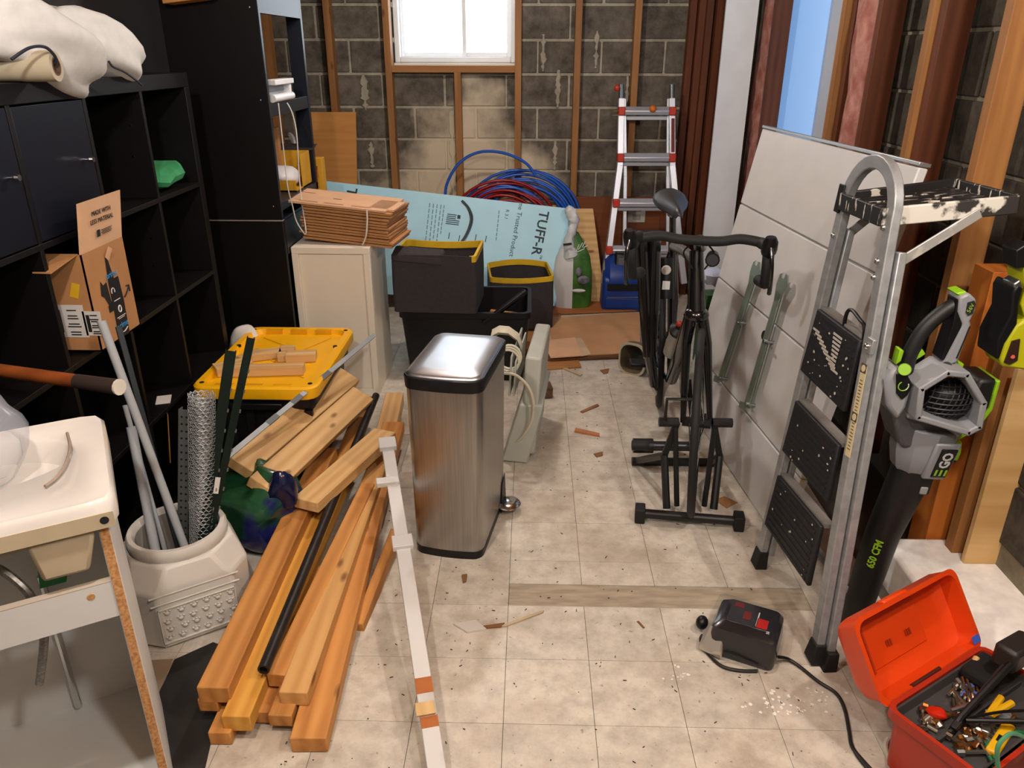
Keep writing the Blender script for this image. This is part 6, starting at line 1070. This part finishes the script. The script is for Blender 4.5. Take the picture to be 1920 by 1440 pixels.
# ---- wrapped battery charger -----------------------------------------------------------------------------------------
CHM=fxy((0.5083,1.711,0),V((0.6754,1.634,-0))-V((0.5083,1.711,0)),V((0.5816,1.851,0))-V((0.5083,1.711,0)))
ch=thing('battery_charger','black battery charger with red markings in shiny wrap on floor','charger',M=CHM); lx=(V((0.6754,1.634,-0))-V((0.5083,1.711,0))).length
CB=mat('charger_black','0f0e11',.25,var=.2,coat=.5); CBF=mat('charger_face','15131a',.2,coat=.4,var=.1)
obj('case',MB(CHM).loft([rr2(.0,lx,.0,.15,.02,.002),rr2(-.004,lx+.004,-.004,.154,.025,.03),rr2(.01,lx-.0,.01,.15,.02,.085),rr2(.03,lx-.01,.035,.14,.015,.098)]),CB,ch,frame=CHM,smooth=30)
RD=mat('charger_red','b3180f',.35,var=0); fz=.0985
obj('face_plate',MB(CHM).span((.04,.04,.097),(lx-.02,.135,fz)),CBF,ch,bevel=.002); obj('red_mark',MB(CHM).span((lx-.065,.045,fz),(lx-.035,.085,fz+.001)),RD,ch); obj('red_mark',MB(CHM).span((.08,.065,fz),(.10,.1,fz+.001)),mat('charger_dull_red','6a1816',.4),ch); obj('white_line',MB(CHM).span((.118,.05,fz),(.121,.11,fz+.001)),WH,ch); obj('red_mark',MB(CHM).span((.05,.11,fz),(.075,.13,fz+.001)),mat('charger_dull_red','6a1816'),ch)
txt('50',.012,fxy(CHM@V((lx-.03,.035,fz+.0005)),CHM.to_3x3()@V((0,1,0)),CHM.to_3x3()@V((-1,0,0))),WH,ch)
FLM=mat('shiny_film','55555a',.06,var=.02,alpha=.10); obj('shrink_film',MB(CHM).loft([rr2(-.012,lx+.01,-.014,.16,.025,.001),rr2(-.02,lx+.014,-.018,.162,.03,.04),rr2(-.002,lx+.006,-.002,.158,.025,.095),rr2(.02,lx-.005,.03,.145,.02,.104)]).wob(.007,26,4),FLM,ch,smooth=20)
obj('silver_corner',MB(CHM).hexa([(-.02,-.01,.01),(.05,-.02,.005),(.05,.0,.03),(-.015,.02,.05),(-.016,-.008,.03),(.045,-.018,.03),(.04,.02,.075),(.0,.03,.075)]),mat('silver_film','c9c3b8',.2,.6,var=.1),ch,bevel=.004)
obj('side_knob',MB(CHM).ball((-.03,.075,.035),(.018,.022,.02)),BLK,ch)
pc_=thing('power_cord','black power cord running from the charger to the bottom edge','cord',(0.8264,1.603,0)); CBK=mat('cord_black','14110f',.5)
obj('cord',MB().tube(spline([(0.697,1.663,0.03),(0.7295,1.675,0.012),(0.756,1.653,0.006),(0.7887,1.599,0.006),(0.8211,1.559,0.006),(0.8236,1.506,0.006),(0.809,1.437,0.006),(0.7986,1.389,0.006),(0.8102,1.346,0.006),(0.8289,1.3,0.006)],8),.0048,8),CBK,pc_)
obj('cord',MB().tube(spline([(0.8005,1.401,0.0065),(0.8,1.366,0.006),(0.8095,1.328,0.006),(0.8136,1.292,0.006)],8),.004,8),CBK,pc_); obj('cord',MB().tube(spline([(0.5097,1.758,0.02),(0.5025,1.747,0.01),(0.5108,1.704,0.006),(0.5395,1.652,0.006),(0.5836,1.635,0.006),(0.6342,1.634,0.006)],8),.0048,8),CBK,pc_)
# ---- bits of rubbish on the floor ---------------------------------------------------------------------------------------
def chip(nm,label,cat,pts,th=.003,m=PINE): return tag(obj(nm,MB().prism([V((p[0],p[1],.0004)) for p in pts],(0,0,th)),m,smooth=0),label,cat)
WCH=mat('white_chip','c9c4bc',.6,var=.05); BRC=mat('brown_chip','7d5532',.8)
chip('paint_chip','largest white painted splinter left of the floor strip','chip',[(-0.2147,1.802,0),(-0.1708,1.767,0),(-0.1156,1.782,-0),(-0.1495,1.82,0)],.006,WCH)
chip('wood_splinter','brown wood splinter beside the largest white chip','splinter',[(-0.1305,1.795,0),(-0.0633,1.811,0),(-0.0722,1.794,0),(-0.1268,1.786,0)],.005,BRC)
chip('wood_splinter','long thin pale splinter pointing at the bare concrete strip','splinter',[(-0.0786,1.796,0),(0.0384,1.865,0),(0.0546,1.871,0),(0.0512,1.861,0),(-0.0597,1.797,0)],.004,mat('pale_splinter','b8a587',.8))
chip('brown_chip','brown bark chip on floor in front of the pedal bin','chip',[(-0.209,2.034,-0),(-0.1919,2.038,0),(-0.1926,2.002,0),(-0.2024,1.996,0)],.006,BRC)
chip('wood_stick','short orange-brown stick on floor in the middle of the aisle','stick',[(0.2067,3.067,0),(0.213,3.099,0),(0.3168,3.049,0),(0.3147,3.024,0)],.008,mat('orange_stick','a86a44',.8))
chip('wood_stick','thin brown stick further back in the aisle','stick',[(0.2448,3.278,0),(0.3316,3.364,0),(0.3379,3.346,0),(0.2542,3.267,0)],.006,mat('brown_stick','8a5d40',.8))
chip('wood_stick','pale split stick near the cardboard sheet','stick',[(0.1592,3.835,0),(0.1683,3.85,-0),(0.282,3.734,0),(0.2696,3.712,-0)],.006,mat('pale_splinter','b8a587'))
chip('wood_chip','small brown chip near the duct boot','chip',[(0.3792,3.796,0),(0.4296,3.82,0),(0.4185,3.76,0),(0.3947,3.745,-0)],.004,BRC)
chip('wood_chip','curled brown chip on the tile nearest the trainer','chip',[(0.2775,2.866,0),(0.3173,2.886,0),(0.3145,2.853,0),(0.2866,2.839,0)],.004,BRC)
chip('card_scrap','tan card scrap on floor right of the trainer','scrap',[(0.7097,2.517,0),(0.7522,2.545,0),(0.7921,2.501,0),(0.7413,2.462,0)],.002,mat('tan_scrap','946a3c',.8))
chip('orange_scrap','orange scrap on floor behind the front wheel','scrap',[(0.7394,3.195,0),(0.7693,3.224,0),(0.7554,3.114,0),(0.7355,3.098,0)],.002,mat('orange_scrap','a8622c',.8))
chip('wire_nail','bent brown nail on a tile right of the concrete strip','nail',[(0.3304,1.83,-0),(0.3367,1.831,0),(0.3505,1.803,0),(0.3455,1.801,0)],.003,BRC)
mb=MB(); random.seed(44)
for i in range(230):
    x=random.uniform(-.6,.75); y=random.uniform(1.25,2.0) if i<140 else random.uniform(2.0,4.0); a=random.uniform(0,pi); l=random.uniform(.002,.010)*(1 if i<140 else 1.3); u_=V((cos(a),sin(a),0)); p=V((x,y,.0015)); 
    if i%3: mb.bar(p-u_*l/2,p+u_*l/2,.0018,.002)
    else: mb.prism([p+V((cos(t)*l*.25,sin(t)*l*.2,-.001)) for t in (0,1.3,2.7,4.2)],(0,0,.002))
tag(stuff(obj('floor_crumbs',mb,mat('crumb_brown','4a3524',.9,var=.3),smooth=0)),'dark crumbs and nails scattered over the floor tiles','debris')
mb=MB()
for cx_,cy_,n_,sp in ((.66,1.52,34,.06),(.42,1.62,12,.02),(.74,1.55,20,.05)):
    for i in range(n_):
        p=V((cx_+random.gauss(0,sp),cy_+random.gauss(0,.02),.0004)); r_=random.uniform(.002,.007); mb.prism([p+V((cos(t)*r_*random.uniform(.5,1.2),sin(t)*r_*random.uniform(.5,1.2),0)) for t in [k*pi/3 for k in range(6)]],(0,0,.0006))
tag(stuff(obj('plaster_flakes',mb,mat('plaster_white','e0dbd2',.8),smooth=0)),'white plaster flakes on tiles before the battery charger','debris')
